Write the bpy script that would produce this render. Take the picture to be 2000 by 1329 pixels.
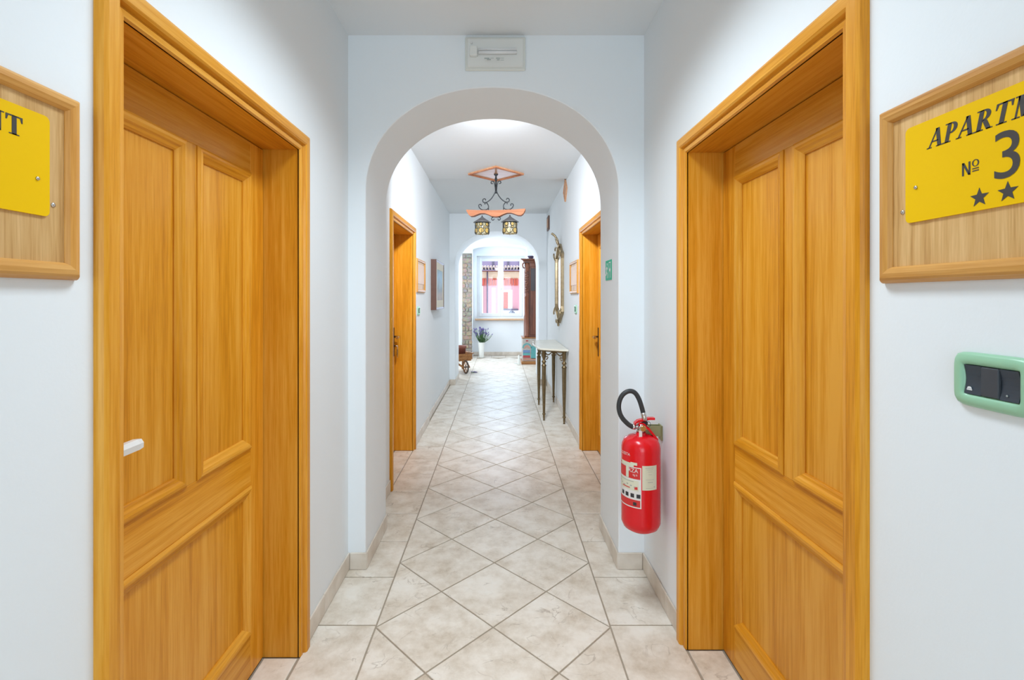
import bpy, math, random
from mathutils import Vector, Matrix
random.seed(7)
PI = math.pi
for o in list(bpy.data.objects):
    bpy.data.objects.remove(o)
scene = bpy.context.scene
C = scene.collection

# ------------------------------------------------------------ camera
EYE = 1.40
cam_d = bpy.data.cameras.new('camera')
cam = bpy.data.objects.new('camera', cam_d); C.objects.link(cam)
cam.location = (0, 0, EYE); cam.rotation_euler = (PI/2, 0, 0)
cam_d.sensor_fit = 'HORIZONTAL'; cam_d.sensor_width = 36
cam_d.lens = 36*941/2000
cam_d.shift_x = 0.012; cam_d.shift_y = -0.04125
cam_d.clip_start = 0.02; cam_d.clip_end = 300
scene.camera = cam

# ------------------------------------------------------------ world, lights, exposure
w = bpy.data.worlds.new('world'); scene.world = w; w.use_nodes = True
bg = w.node_tree.nodes['Background']
bg.inputs[0].default_value = (0.86, 0.93, 1.0, 1); bg.inputs[1].default_value = 1.4
def area(name, loc, rot, sx, sy, power, col=(1, 1, 1), spread=PI):
    l = bpy.data.lights.new(name, 'AREA'); l.shape = 'RECTANGLE'; l.size = sx; l.size_y = sy
    l.energy = power; l.color = col; l.spread = spread
    o = bpy.data.objects.new(name, l); C.objects.link(o); o.location = loc; o.rotation_euler = rot
    return o
def point(name, loc, power, col, r):
    l = bpy.data.lights.new(name, 'POINT'); l.energy = power; l.color = col; l.shadow_soft_size = r
    o = bpy.data.objects.new(name, l); C.objects.link(o); o.location = loc
    return o
# far window daylight, plus added unseen fill from behind and from the side
area('added_rear_fill', (-0.02, -3.42, 1.45), (math.radians(103), 0, 0), 1.35, 2.3, 34, (0.70, 0.865, 1.0))
area('daylight_far_window', (0.02, 11.66, 1.65), (-PI/2, 0, 0), 1.0, 1.35, 19, (0.55, 0.76, 1.0))
area('added_side_fill', (-1.44, 9.9, 1.6), (0, -PI/2, 0), 1.3, 1.2, 36, (0.88, 0.94, 1.0))
area('added_ceiling_light', (-0.02, 1.45, 2.69), (0, 0, 0), 0.36, 0.9, 15.5, (0.77, 0.90, 1.0), math.radians(128))  # added fill for the front passage, set under an unseen lamp
area('added_wall_light', (-0.0395, 3.005, 2.62), (math.radians(62), 0, 0), 0.26, 0.11, 26, (0.83, 0.91, 1.0), math.radians(106))  # added fill for the middle passage, hidden behind the near arch
vs = scene.view_settings
vs.view_transform = 'Standard'; vs.look = 'None'; vs.exposure = 0.38; vs.gamma = 1.0; vs.use_curve_mapping = False

# ------------------------------------------------------------ material helpers
MATS = {}
def new_mat(name):
    m = bpy.data.materials.new(name); m.use_nodes = True
    nt = m.node_tree; b = nt.nodes['Principled BSDF']
    MATS[name] = m
    return m, nt, b
def plain(name, col, rough=0.5, metal=0.0, spec=0.5, coat=0.0, bump=0.0, bscale=60, var=0.0, vscale=8):
    m, nt, b = new_mat(name)
    b.inputs['Base Color'].default_value = (*col, 1); b.inputs['Roughness'].default_value = rough
    b.inputs['Metallic'].default_value = metal; b.inputs['Specular IOR Level'].default_value = spec
    b.inputs['Coat Weight'].default_value = coat; b.inputs['Coat Roughness'].default_value = 0.15
    tc = nt.nodes.new('ShaderNodeTexCoord')
    if var:
        n = nt.nodes.new('ShaderNodeTexNoise'); n.inputs['Scale'].default_value = vscale; n.inputs['Detail'].default_value = 5
        nt.links.new(tc.outputs['Object'], n.inputs['Vector'])
        mx = nt.nodes.new('ShaderNodeMix'); mx.data_type = 'RGBA'
        mx.inputs['A'].default_value = (*[c*(1-var) for c in col], 1); mx.inputs['B'].default_value = (*[min(1, c*(1+var)) for c in col], 1)
        nt.links.new(n.outputs['Fac'], mx.inputs['Factor']); nt.links.new(mx.outputs['Result'], b.inputs['Base Color'])
    if bump:
        n2 = nt.nodes.new('ShaderNodeTexNoise'); n2.inputs['Scale'].default_value = bscale; n2.inputs['Detail'].default_value = 6
        nt.links.new(tc.outputs['Object'], n2.inputs['Vector'])
        bp = nt.nodes.new('ShaderNodeBump'); bp.inputs['Strength'].default_value = bump; bp.inputs['Distance'].default_value = 0.004
        nt.links.new(n2.outputs['Fac'], bp.inputs['Height']); nt.links.new(bp.outputs['Normal'], b.inputs['Normal'])
    return m
def ramp(nt, stops):
    r = nt.nodes.new('ShaderNodeValToRGB')
    el = r.color_ramp.elements
    el[0].position, el[0].color = stops[0][0], (*stops[0][1], 1)
    el[1].position, el[1].color = stops[-1][0], (*stops[-1][1], 1)
    for p, c in stops[1:-1]:
        e = el.new(p); e.color = (*c, 1)
    return r
def rand_coord(nt, scale, amt=9.0):
    tc = nt.nodes.new('ShaderNodeTexCoord'); oi = nt.nodes.new('ShaderNodeObjectInfo')
    cx = nt.nodes.new('ShaderNodeCombineXYZ')
    for i, k in enumerate((1.0, 1.7, 2.3)):
        mu = nt.nodes.new('ShaderNodeMath'); mu.operation = 'MULTIPLY'; mu.inputs[1].default_value = amt*k
        nt.links.new(oi.outputs['Random'], mu.inputs[0]); nt.links.new(mu.outputs[0], cx.inputs[i])
    ad = nt.nodes.new('ShaderNodeVectorMath'); ad.operation = 'ADD'
    nt.links.new(tc.outputs['Object'], ad.inputs[0]); nt.links.new(cx.outputs[0], ad.inputs[1])
    mp = nt.nodes.new('ShaderNodeMapping'); mp.inputs['Scale'].default_value = scale
    nt.links.new(ad.outputs[0], mp.inputs['Vector'])
    return mp, oi
def wood(name, dark, mid, light, grain='z', rough=0.36, coat=0.08, freq=1.0):
    m, nt, b = new_mat(name)
    s = {'z': (46, 46, 1.6), 'x': (1.6, 46, 46), 'y': (46, 1.6, 46)}[grain]
    mp, oi = rand_coord(nt, tuple(v*freq for v in s))
    n = nt.nodes.new('ShaderNodeTexNoise'); n.inputs['Scale'].default_value = 1.0; n.inputs['Detail'].default_value = 5; n.inputs['Roughness'].default_value = 0.62
    nt.links.new(mp.outputs[0], n.inputs['Vector'])
    s2 = {'z': (9, 9, 0.55), 'x': (0.55, 9, 9), 'y': (9, 0.55, 9)}[grain]
    mp2, _ = rand_coord(nt, tuple(v*freq for v in s2))
    n2 = nt.nodes.new('ShaderNodeTexNoise'); n2.inputs['Scale'].default_value = 1.0; n2.inputs['Detail'].default_value = 3; n2.inputs['Distortion'].default_value = 0.8
    nt.links.new(mp2.outputs[0], n2.inputs['Vector'])
    s3 = {'z': (260, 260, 9), 'x': (9, 260, 260), 'y': (260, 9, 260)}[grain]
    mp3, _ = rand_coord(nt, tuple(v*freq for v in s3))
    n3 = nt.nodes.new('ShaderNodeTexNoise'); n3.inputs['Scale'].default_value = 1.0; n3.inputs['Detail'].default_value = 2
    nt.links.new(mp3.outputs[0], n3.inputs['Vector'])
    a = nt.nodes.new('ShaderNodeMath'); a.operation = 'MULTIPLY_ADD'; a.inputs[1].default_value = 0.5
    nt.links.new(n.outputs['Fac'], a.inputs[0])
    h = nt.nodes.new('ShaderNodeMath'); h.operation = 'MULTIPLY'; h.inputs[1].default_value = 0.38
    nt.links.new(n2.outputs['Fac'], h.inputs[0])
    h3 = nt.nodes.new('ShaderNodeMath'); h3.operation = 'MULTIPLY_ADD'; h3.inputs[1].default_value = 0.22
    nt.links.new(n3.outputs['Fac'], h3.inputs[0]); nt.links.new(h.outputs[0], h3.inputs[2])
    nt.links.new(h3.outputs[0], a.inputs[2])
    r = ramp(nt, [(0.40, dark), (0.52, mid), (0.65, light)])
    nt.links.new(a.outputs[0], r.inputs[0])
    # each board a touch lighter or darker
    hv = nt.nodes.new('ShaderNodeHueSaturation')
    mr = nt.nodes.new('ShaderNodeMapRange'); mr.inputs['To Min'].default_value = 0.93; mr.inputs['To Max'].default_value = 1.07
    nt.links.new(oi.outputs['Random'], mr.inputs['Value']); nt.links.new(mr.outputs[0], hv.inputs['Value'])
    nt.links.new(r.outputs[0], hv.inputs['Color']); nt.links.new(hv.outputs[0], b.inputs['Base Color'])
    b.inputs['Roughness'].default_value = rough; b.inputs['Coat Weight'].default_value = coat; b.inputs['Coat Roughness'].default_value = 0.18; b.inputs['Specular IOR Level'].default_value = 0.22
    bp = nt.nodes.new('ShaderNodeBump'); bp.inputs['Strength'].default_value = 0.12; bp.inputs['Distance'].default_value = 0.002
    nt.links.new(a.outputs[0], bp.inputs['Height']); nt.links.new(bp.outputs['Normal'], b.inputs['Normal'])
    return m

plain('wall_paint', (0.865, 0.898, 0.915), 0.75, bump=0.07, bscale=110)
plain('ceiling_paint', (0.85, 0.875, 0.89), 0.8, bump=0.1, bscale=90)
OD, OM, OL = (0.53, 0.185, 0.006), (0.71, 0.29, 0.015), (0.82, 0.39, 0.05)
wood('oak_upright', OD, OM, OL, 'z', 0.36, 0.15); wood('oak_across', OD, OM, OL, 'x', 0.36, 0.15)
wood('oak_sign_back', (0.44, 0.22, 0.065), (0.62, 0.36, 0.13), (0.75, 0.48, 0.21), 'z', 0.5, 0.1, 1.6)
wood('oak_sign_frame_up', (0.46, 0.18, 0.03), (0.62, 0.285, 0.06), (0.74, 0.39, 0.11), 'z')
wood('oak_sign_frame', (0.46, 0.18, 0.03), (0.62, 0.285, 0.06), (0.74, 0.39, 0.11), 'x')
wood('mahogany', (0.06, 0.014, 0.006), (0.15, 0.04, 0.015), (0.24, 0.075, 0.03), 'z', 0.3, 0.6)
wood('beam_wood', (0.40, 0.12, 0.05), (0.52, 0.19, 0.09), (0.62, 0.28, 0.15), 'x', 0.65, 0.0)
wood('diamond_wood', (0.48, 0.22, 0.10), (0.58, 0.30, 0.16), (0.68, 0.40, 0.24), 'x', 0.4, 0.2)
wood('barrow_wood', (0.16, 0.055, 0.015), (0.32, 0.13, 0.04), (0.46, 0.22, 0.08), 'x', 0.4, 0.2, 1.5)
plain('iron', (0.05, 0.055, 0.06), 0.45, 0.8)
plain('roof_iron', (0.20, 0.21, 0.22), 0.5, 0.5, var=0.2)
plain('bronze', (0.20, 0.145, 0.075), 0.38, 0.9, var=0.35, vscale=40)
plain('gilt', (0.36, 0.28, 0.17), 0.35, 0.85, var=0.35, vscale=30)
plain('brass', (0.65, 0.5, 0.25), 0.25, 0.9)
plain('dark_bronze', (0.07, 0.05, 0.035), 0.4, 0.8)
plain('marble_cream', (0.78, 0.74, 0.62), 0.2, var=0.1, vscale=9)
plain('mirror', (0.9, 0.9, 0.9), 0.02, 1.0)
plain('dark_glass', (0.05, 0.035, 0.035), 0.12, coat=0.5)
plain('white_handle', (0.82, 0.82, 0.80), 0.22, 0.1)
plain('steel', (0.62, 0.62, 0.62), 0.25, 1.0)
plain('sign_yellow', (0.93, 0.56, 0.002), 0.4, spec=0.15)
plain('sign_ink', (0.055, 0.05, 0.048), 0.4)
plain('switch_green', (0.32, 0.58, 0.38), 0.32)
plain('switch_slate', (0.035, 0.05, 0.068), 0.35)
plain('switch_slate_flat', (0.05, 0.056, 0.066), 0.6)
plain('white_mark', (0.8, 0.8, 0.8), 0.5)
plain('extinguisher_red', (0.74, 0.006, 0.014), 0.25, spec=0.35, coat=0.25)
plain('label_white', (0.80, 0.79, 0.76), 0.5)
plain('label_cream', (0.72, 0.72, 0.56), 0.5)
plain('label_red', (0.66, 0.03, 0.03), 0.45)
plain('ink_black', (0.03, 0.03, 0.035), 0.5)
plain('ink_grey', (0.38, 0.42, 0.40), 0.5)
plain('rubber_hose', (0.028, 0.032, 0.036), 0.5)
plain('olive_metal', (0.33, 0.31, 0.15), 0.45, 0.4)
plain('plastic_base', (0.80, 0.80, 0.74), 0.5)
plain('plastic_white', (0.86, 0.86, 0.82), 0.4)
plain('tube_white', (0.9, 0.9, 0.9), 0.25)
plain('exit_green', (0.0, 0.46, 0.25), 0.5, spec=0.2)
plain('grout', (0.40, 0.33, 0.25), 0.85, bump=0.2, bscale=200)
plain('window_white', (0.80, 0.82, 0.83), 0.35)
plain('painting_mat', (0.72, 0.64, 0.46), 0.6)
plain('frame_dark', (0.13, 0.055, 0.035), 0.4, var=0.3)
plain('vase_white', (0.82, 0.84, 0.80), 0.25)
plain('leaf_green', (0.08, 0.17, 0.06), 0.6, var=0.3)
plain('lavender', (0.15, 0.12, 0.30), 0.7, var=0.3)
plain('terracotta', (0.24, 0.07, 0.045), 0.6, var=0.2)
plain('tyre', (0.05, 0.04, 0.035), 0.5)
plain('teal_paint', (0.10, 0.36, 0.36), 0.5, var=0.25); plain('red_paint', (0.42, 0.05, 0.05), 0.5, var=0.2)
plain('blue_paint', (0.14, 0.24, 0.42), 0.5, var=0.2); plain('salmon_paint', (0.52, 0.26, 0.19), 0.5, var=0.3)
plain('base_paint', (0.46, 0.42, 0.38), 0.6, var=0.35, vscale=25)
plain('pink_stucco', (0.76, 0.40, 0.47), 0.8); plain('cream_stucco', (0.85, 0.66, 0.48), 0.8)
plain('lavender_stucco', (0.36, 0.30, 0.48), 0.8); plain('shutter_red', (0.62, 0.10, 0.06), 0.6)
plain('roof_tile', (0.75, 0.62, 0.55), 0.8, var=0.15); plain('white_stucco', (0.88, 0.86, 0.85), 0.8)
plain('pipe_grey', (0.14, 0.12, 0.2), 0.5); plain('dome_blue', (0.12, 0.16, 0.26), 0.5)
plain('mortar', (0.33, 0.30, 0.25), 0.9, bump=0.5, bscale=60)
plain('sill_wood', (0.60, 0.36, 0.20), 0.35)
plain('sheen_pink', (0.80, 0.55, 0.38), 0.45, spec=0.3, var=0.12)  # pinkish reflection on the small far signs, put into the plate colour

def tile_mat():
    m, nt, b = new_mat('floor_tile')
    mp, oi = rand_coord(nt, (1, 1, 1), 13.0)
    n = nt.nodes.new('ShaderNodeTexNoise'); n.inputs['Scale'].default_value = 7; n.inputs['Detail'].default_value = 8; n.inputs['Roughness'].default_value = 0.68
    nt.links.new(mp.outputs[0], n.inputs['Vector'])
    r = ramp(nt, [(0.30, (0.60, 0.50, 0.385)), (0.44, (0.74, 0.655, 0.545)), (0.58, (0.86, 0.79, 0.69)), (0.78, (0.91, 0.865, 0.785))])
    nt.links.new(n.outputs['Fac'], r.inputs[0])
    # thin broken brown veins
    v = nt.nodes.new('ShaderNodeTexNoise'); v.inputs['Scale'].default_value = 5.5; v.inputs['Detail'].default_value = 7; v.inputs['Distortion'].default_value = 1.6
    nt.links.new(mp.outputs[0], v.inputs['Vector'])
    s = nt.nodes.new('ShaderNodeMath'); s.operation = 'SUBTRACT'; s.inputs[1].default_value = 0.5; nt.links.new(v.outputs['Fac'], s.inputs[0])
    ab = nt.nodes.new('ShaderNodeMath'); ab.operation = 'ABSOLUTE'; nt.links.new(s.outputs[0], ab.inputs[0])
    mr = nt.nodes.new('ShaderNodeMapRange'); mr.inputs['From Min'].default_value = 0.0; mr.inputs['From Max'].default_value = 0.016
    mr.inputs['To Min'].default_value = 1.0; mr.inputs['To Max'].default_value = 0.0; nt.links.new(ab.outputs[0], mr.inputs['Value'])
    g = nt.nodes.new('ShaderNodeTexNoise'); g.inputs['Scale'].default_value = 9; nt.links.new(mp.outputs[0], g.inputs['Vector'])
    gm = nt.nodes.new('ShaderNodeMapRange'); gm.inputs['From Min'].default_value = 0.48; gm.inputs['From Max'].default_value = 0.68
    gm.inputs['To Max'].default_value = 0.62
    nt.links.new(g.outputs['Fac'], gm.inputs['Value'])
    mu = nt.nodes.new('ShaderNodeMath'); mu.operation = 'MULTIPLY'; nt.links.new(mr.outputs[0], mu.inputs[0]); nt.links.new(gm.outputs[0], mu.inputs[1])
    mx = nt.nodes.new('ShaderNodeMix'); mx.data_type = 'RGBA'; mx.inputs['B'].default_value = (0.36, 0.28, 0.20, 1)
    nt.links.new(r.outputs[0], mx.inputs['A']); nt.links.new(mu.outputs[0], mx.inputs['Factor'])
    nt.links.new(mx.outputs['Result'], b.inputs['Base Color'])
    b.inputs['Roughness'].default_value = 0.36; b.inputs['Specular IOR Level'].default_value = 0.3
    bp = nt.nodes.new('ShaderNodeBump'); bp.inputs['Strength'].default_value = 0.10; bp.inputs['Distance'].default_value = 0.003
    nt.links.new(n.outputs['Fac'], bp.inputs['Height']); nt.links.new(bp.outputs['Normal'], b.inputs['Normal'])
tile_mat()
def skirting_mat():
    m, nt, b = new_mat('skirting')
    mp, oi = rand_coord(nt, (1, 1, 1), 13.0)
    n = nt.nodes.new('ShaderNodeTexNoise'); n.inputs['Scale'].default_value = 9; n.inputs['Detail'].default_value = 7
    nt.links.new(mp.outputs[0], n.inputs['Vector'])
    r = ramp(nt, [(0.3, (0.62, 0.53, 0.43)), (0.7, (0.82, 0.75, 0.66))]); nt.links.new(n.outputs['Fac'], r.inputs[0])
    nt.links.new(r.outputs[0], b.inputs['Base Color']); b.inputs['Roughness'].default_value = 0.35
skirting_mat()
def stone_mat():
    m, nt, b = new_mat('stone')
    oi = nt.nodes.new('ShaderNodeObjectInfo')
    r = ramp(nt, [(0.0, (0.30, 0.26, 0.21)), (0.25, (0.24, 0.245, 0.23)), (0.5, (0.40, 0.30, 0.21)), (0.75, (0.28, 0.26, 0.235)), (1.0, (0.40, 0.27, 0.2))])
    nt.links.new(oi.outputs['Random'], r.inputs[0])
    tc = nt.nodes.new('ShaderNodeTexCoord'); n = nt.nodes.new('ShaderNodeTexNoise'); n.inputs['Scale'].default_value = 22; n.inputs['Detail'].default_value = 6
    nt.links.new(tc.outputs['Object'], n.inputs['Vector'])
    mx = nt.nodes.new('ShaderNodeMix'); mx.data_type = 'RGBA'; mx.blend_type = 'OVERLAY'; mx.inputs['Factor'].default_value = 0.6
    nt.links.new(r.outputs[0], mx.inputs['A']); nt.links.new(n.outputs['Color'], mx.inputs['B'])
    nt.links.new(mx.outputs['Result'], b.inputs['Base Color']); b.inputs['Roughness'].default_value = 0.9
    bp = nt.nodes.new('ShaderNodeBump'); bp.inputs['Strength'].default_value = 0.7; bp.inputs['Distance'].default_value = 0.01
    nt.links.new(n.outputs['Fac'], bp.inputs['Height']); nt.links.new(bp.outputs['Normal'], b.inputs['Normal'])
stone_mat()
def clear_mat(name, tint, gloss, rough=0.03):
    m, nt, b = new_mat(name); nt.nodes.remove(b)
    out = nt.nodes['Material Output']
    t = nt.nodes.new('ShaderNodeBsdfTransparent'); t.inputs[0].default_value = (*tint, 1)
    g = nt.nodes.new('ShaderNodeBsdfGlossy'); g.inputs['Roughness'].default_value = rough
    mx = nt.nodes.new('ShaderNodeMixShader'); mx.inputs[0].default_value = gloss
    nt.links.new(t.outputs[0], mx.inputs[1]); nt.links.new(g.outputs[0], mx.inputs[2]); nt.links.new(mx.outputs[0], out.inputs['Surface'])
clear_mat('pane_glass', (0.98, 0.99, 1.0), 0.04, 0.0)
def translucent_mat(name, col, trans, gloss=0.08):
    m, nt, b = new_mat(name); nt.nodes.remove(b); out = nt.nodes['Material Output']
    t = nt.nodes.new('ShaderNodeBsdfTransparent'); d = nt.nodes.new('ShaderNodeBsdfDiffuse'); d.inputs[0].default_value = (*col, 1)
    tl = nt.nodes.new('ShaderNodeBsdfTranslucent'); tl.inputs[0].default_value = (*col, 1)
    m0 = nt.nodes.new('ShaderNodeMixShader'); m0.inputs[0].default_value = 0.5
    nt.links.new(d.outputs[0], m0.inputs[1]); nt.links.new(tl.outputs[0], m0.inputs[2])
    m1 = nt.nodes.new('ShaderNodeMixShader'); m1.inputs[0].default_value = trans
    nt.links.new(m0.outputs[0], m1.inputs[1]); nt.links.new(t.outputs[0], m1.inputs[2])
    g = nt.nodes.new('ShaderNodeBsdfGlossy'); g.inputs['Roughness'].default_value = 0.15
    m2 = nt.nodes.new('ShaderNodeMixShader'); m2.inputs[0].default_value = gloss
    nt.links.new(m1.outputs[0], m2.inputs[1]); nt.links.new(g.outputs[0], m2.inputs[2]); nt.links.new(m2.outputs[0], out.inputs['Surface'])
translucent_mat('amber_glass', (0.92, 0.84, 0.55), 0.25); translucent_mat('amber_roundel', (0.92, 0.68, 0.22), 0.05)
translucent_mat('clear_cover', (0.8, 0.82, 0.78), 0.92, 0.04); translucent_mat('opal_cover', (0.9, 0.9, 0.86), 0.3)
def painting_mat():
    m, nt, b = new_mat('painted_landscape')
    tc = nt.nodes.new('ShaderNodeTexCoord'); sep = nt.nodes.new('ShaderNodeSeparateXYZ'); nt.links.new(tc.outputs['Object'], sep.inputs[0])
    n = nt.nodes.new('ShaderNodeTexNoise'); n.inputs['Scale'].default_value = 9; n.inputs['Detail'].default_value = 6; n.inputs['Distortion'].default_value = 0.6
    nt.links.new(tc.outputs['Object'], n.inputs['Vector'])
    ma = nt.nodes.new('ShaderNodeMath'); ma.operation = 'MULTIPLY_ADD'; ma.inputs[1].default_value = 0.55
    nt.links.new(n.outputs['Fac'], ma.inputs[0])
    mr = nt.nodes.new('ShaderNodeMapRange'); mr.inputs['From Min'].default_value = -0.22; mr.inputs['From Max'].default_value = 0.22; mr.inputs['To Min'].default_value = -0.25; mr.inputs['To Max'].default_value = 0.75
    nt.links.new(sep.outputs['Z'], mr.inputs['Value']); nt.links.new(mr.outputs[0], ma.inputs[2])
    r = ramp(nt, [(0.0, (0.20, 0.11, 0.04)), (0.22, (0.33, 0.20, 0.08)), (0.38, (0.14, 0.16, 0.12)), (0.55, (0.20, 0.28, 0.30)), (0.75, (0.22, 0.38, 0.48)), (1.0, (0.16, 0.24, 0.22))])
    nt.links.new(ma.outputs[0], r.inputs[0]); nt.links.new(r.outputs[0], b.inputs['Base Color']); b.inputs['Roughness'].default_value = 0.5
painting_mat()

# ------------------------------------------------------------ mesh helpers
def parent(o, p):
    if p is not None: o.parent = p
def obj(name, me, p=None, loc=None, rot=None):
    o = bpy.data.objects.new(name, me); C.objects.link(o); parent(o, p)
    if loc is not None: o.location = loc
    if rot is not None: o.rotation_euler = rot
    return o
def tag(o, label, cat, group=None):
    o['label'] = label; o['category'] = cat
    if group: o['group'] = group
    return o
def empty(name, loc=(0, 0, 0), rz=0, p=None):
    o = bpy.data.objects.new(name, None); C.objects.link(o); o.location = loc; o.rotation_euler = (0, 0, rz)
    o.empty_display_size = 0.05; parent(o, p)
    return o
def structure(o):
    o['kind'] = 'structure'; return o
class MB:
    def __init__(s): s.v = []; s.f = []; s.sm = []
    def add(s, vs, fs, smooth=False):
        b = len(s.v); s.v += [tuple(v) for v in vs]
        s.f += [tuple(b+i for i in f) for f in fs]; s.sm += [smooth]*len(fs); return s
    def box(s, x0, x1, y0, y1, z0, z1):
        v = [(x, y, z) for z in (z0, z1) for y in (y0, y1) for x in (x0, x1)]
        return s.add(v, [(0, 2, 3, 1), (4, 5, 7, 6), (0, 1, 5, 4), (2, 6, 7, 3), (0, 4, 6, 2), (1, 3, 7, 5)])
    def bbox(s, x0, x1, y0, y1, z0, z1, b=0.004, axes='xyz'):
        """box with chamfered edges"""
        cx, cy, cz = (x0+x1)/2, (y0+y1)/2, (z0+z1)/2; hx, hy, hz = (x1-x0)/2, (y1-y0)/2, (z1-z0)/2
        b = min(b, hx*0.9, hy*0.9, hz*0.9)
        vs = []; ix = {}
        for sx in (-1, 1):
            for sy in (-1, 1):
                for sz in (-1, 1):
                    for a in range(3):
                        p = [sx*(hx-b), sy*(hy-b), sz*(hz-b)]; p[a] = (sx*hx, sy*hy, sz*hz)[a]
                        ix[(sx, sy, sz, a)] = len(vs); vs.append((cx+p[0], cy+p[1], cz+p[2]))
        fs = []
        for a in range(3):
            o1, o2 = [q for q in range(3) if q != a]
            for sg in (-1, 1):
                loop = []
                for u, v in ((-1, -1), (1, -1), (1, 1), (-1, 1)):
                    k = [0, 0, 0]; k[a] = sg; k[o1] = u; k[o2] = v; loop.append(ix[(*k, a)])
                fs.append(tuple(loop))
        for a in range(3):      # edges along axis a
            o1, o2 = [q for q in range(3) if q != a]
            for u in (-1, 1):
                for v in (-1, 1):
                    k0 = [0, 0, 0]; k0[o1] = u; k0[o2] = v; k1 = list(k0); k0[a] = -1; k1[a] = 1
                    fs.append((ix[(*k0, o1)], ix[(*k1, o1)], ix[(*k1, o2)], ix[(*k0, o2)]))
        for sx in (-1, 1):
            for sy in (-1, 1):
                for sz in (-1, 1): fs.append(tuple(ix[(sx, sy, sz, a)] for a in range(3)))
        return s.add(vs, fs)
    def prism(s, poly, a0, a1, axis='y'):
        """poly of 2D points extruded along axis; axis y -> (x,z), z -> (x,y), x -> (y,z)"""
        n = len(poly)
        def P(p, a): return {'y': (p[0], a, p[1]), 'z': (p[0], p[1], a), 'x': (a, p[0], p[1])}[axis]
        v = [P(p, a0) for p in poly]+[P(p, a1) for p in poly]
        f = [tuple(range(n-1, -1, -1)), tuple(range(n, 2*n))]+[(i, (i+1) % n, n+(i+1) % n, n+i) for i in range(n)]
        return s.add(v, f)
    def lathe(s, prof, cx=0, cy=0, n=20, cap=True, smooth=True, a0=0):
        m = len(prof); v = []
        for r, z in prof:
            for k in range(n):
                t = a0+2*PI*k/n; v.append((cx+r*math.cos(t), cy+r*math.sin(t), z))
        f = []
        for i in range(m-1):
            for k in range(n): f.append((i*n+k, i*n+(k+1) % n, (i+1)*n+(k+1) % n, (i+1)*n+k))
        s.add(v, f, smooth)
        if cap:
            b = len(s.v)-len(v)
            s.f += [tuple(b+k for k in range(n-1, -1, -1)), tuple(b+(m-1)*n+k for k in range(n))]; s.sm += [False, False]
        return s
    def tube(s, pts, r, n=8, closed=False, smooth=True):
        pts = [Vector(p) for p in pts]; m = len(pts)
        rs = r if isinstance(r, (list, tuple)) else [r]*m
        v = []; up = None
        for i in range(m):
            if closed: t = (pts[(i+1) % m]-pts[i-1]).normalized()
            else: t = (pts[min(i+1, m-1)]-pts[max(i-1, 0)]).normalized()
            if up is None:
                up = Vector((0, 0, 1)) if abs(t.z) < 0.9 else Vector((1, 0, 0))
            up = (up-t*up.dot(t)).normalized(); sd = t.cross(up)
            for k in range(n):
                a = 2*PI*k/n; v.append(pts[i]+rs[i]*(math.cos(a)*up+math.sin(a)*sd))
        f = []
        for i in range(m if closed else m-1):
            j = (i+1) % m
            for k in range(n): f.append((i*n+k, i*n+(k+1) % n, j*n+(k+1) % n, j*n+k))
        b = len(s.v); s.add(v, f, smooth)
        if not closed:
            s.f += [tuple(b+k for k in range(n-1, -1, -1)), tuple(b+(m-1)*n+k for k in range(n))]; s.sm += [False, False]
        return s
    def mesh(s, name, mat):
        me = bpy.data.meshes.new(name); me.from_pydata(s.v, [], s.f)
        me.polygons.foreach_set('use_smooth', s.sm); me.materials.append(MATS[mat])
        import bmesh
        bm = bmesh.new(); bm.from_mesh(me); bmesh.ops.recalc_face_normals(bm, faces=bm.faces); bm.to_mesh(me); bm.free()
        me.update(); return me
    def build(s, name, mat, p=None, loc=None, rot=None):
        return obj(name, s.mesh(name, mat), p, loc, rot)
def frame_side(mb, side, x0, z0, x1, z1, prof, open_bottom=False):
    """one mitred side of a rectangular frame in the local xz plane, proud towards -y; prof = [(outward, proud)]"""
    def ends(w, p):
        zb = z0 if open_bottom else z0-w
        if side == 'L': return (x0-w, -p, zb), (x0-w, -p, z1+w)
        if side == 'R': return (x1+w, -p, zb), (x1+w, -p, z1+w)
        if side == 'T': return (x0-w, -p, z1+w), (x1+w, -p, z1+w)
        return (x0-w, -p, z0-w), (x1+w, -p, z0-w)
    n = len(prof); a = [ends(*q)[0] for q in prof]; b = [ends(*q)[1] for q in prof]
    mb.add(a+b, [tuple(range(n)), tuple(range(2*n-1, n-1, -1))]+[(i, n+i, n+(i+1) % n, (i+1) % n) for i in range(n)])
    return mb

# ------------------------------------------------------------ dimensions of the place
XL, XR = -0.782, 0.745            # walls of the front passage
XL2, XR2 = -0.795, 0.757          # walls of the middle passage
YA0, YA1 = 2.486, 2.93            # first arch wall
YB0, YB1 = 7.75, 8.45             # second arch wall
YW, YE = 11.2, 11.7               # far wall face, back of the window niche
ZC = 2.755
XB0, XB1 = -1.5, 0.98             # far room side walls
YBACK = -3.5
TP = 0.353; D = TP*math.sqrt(2)
FX0, FXC, FX1 = -0.028-D, -0.028, -0.028+D

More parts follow.
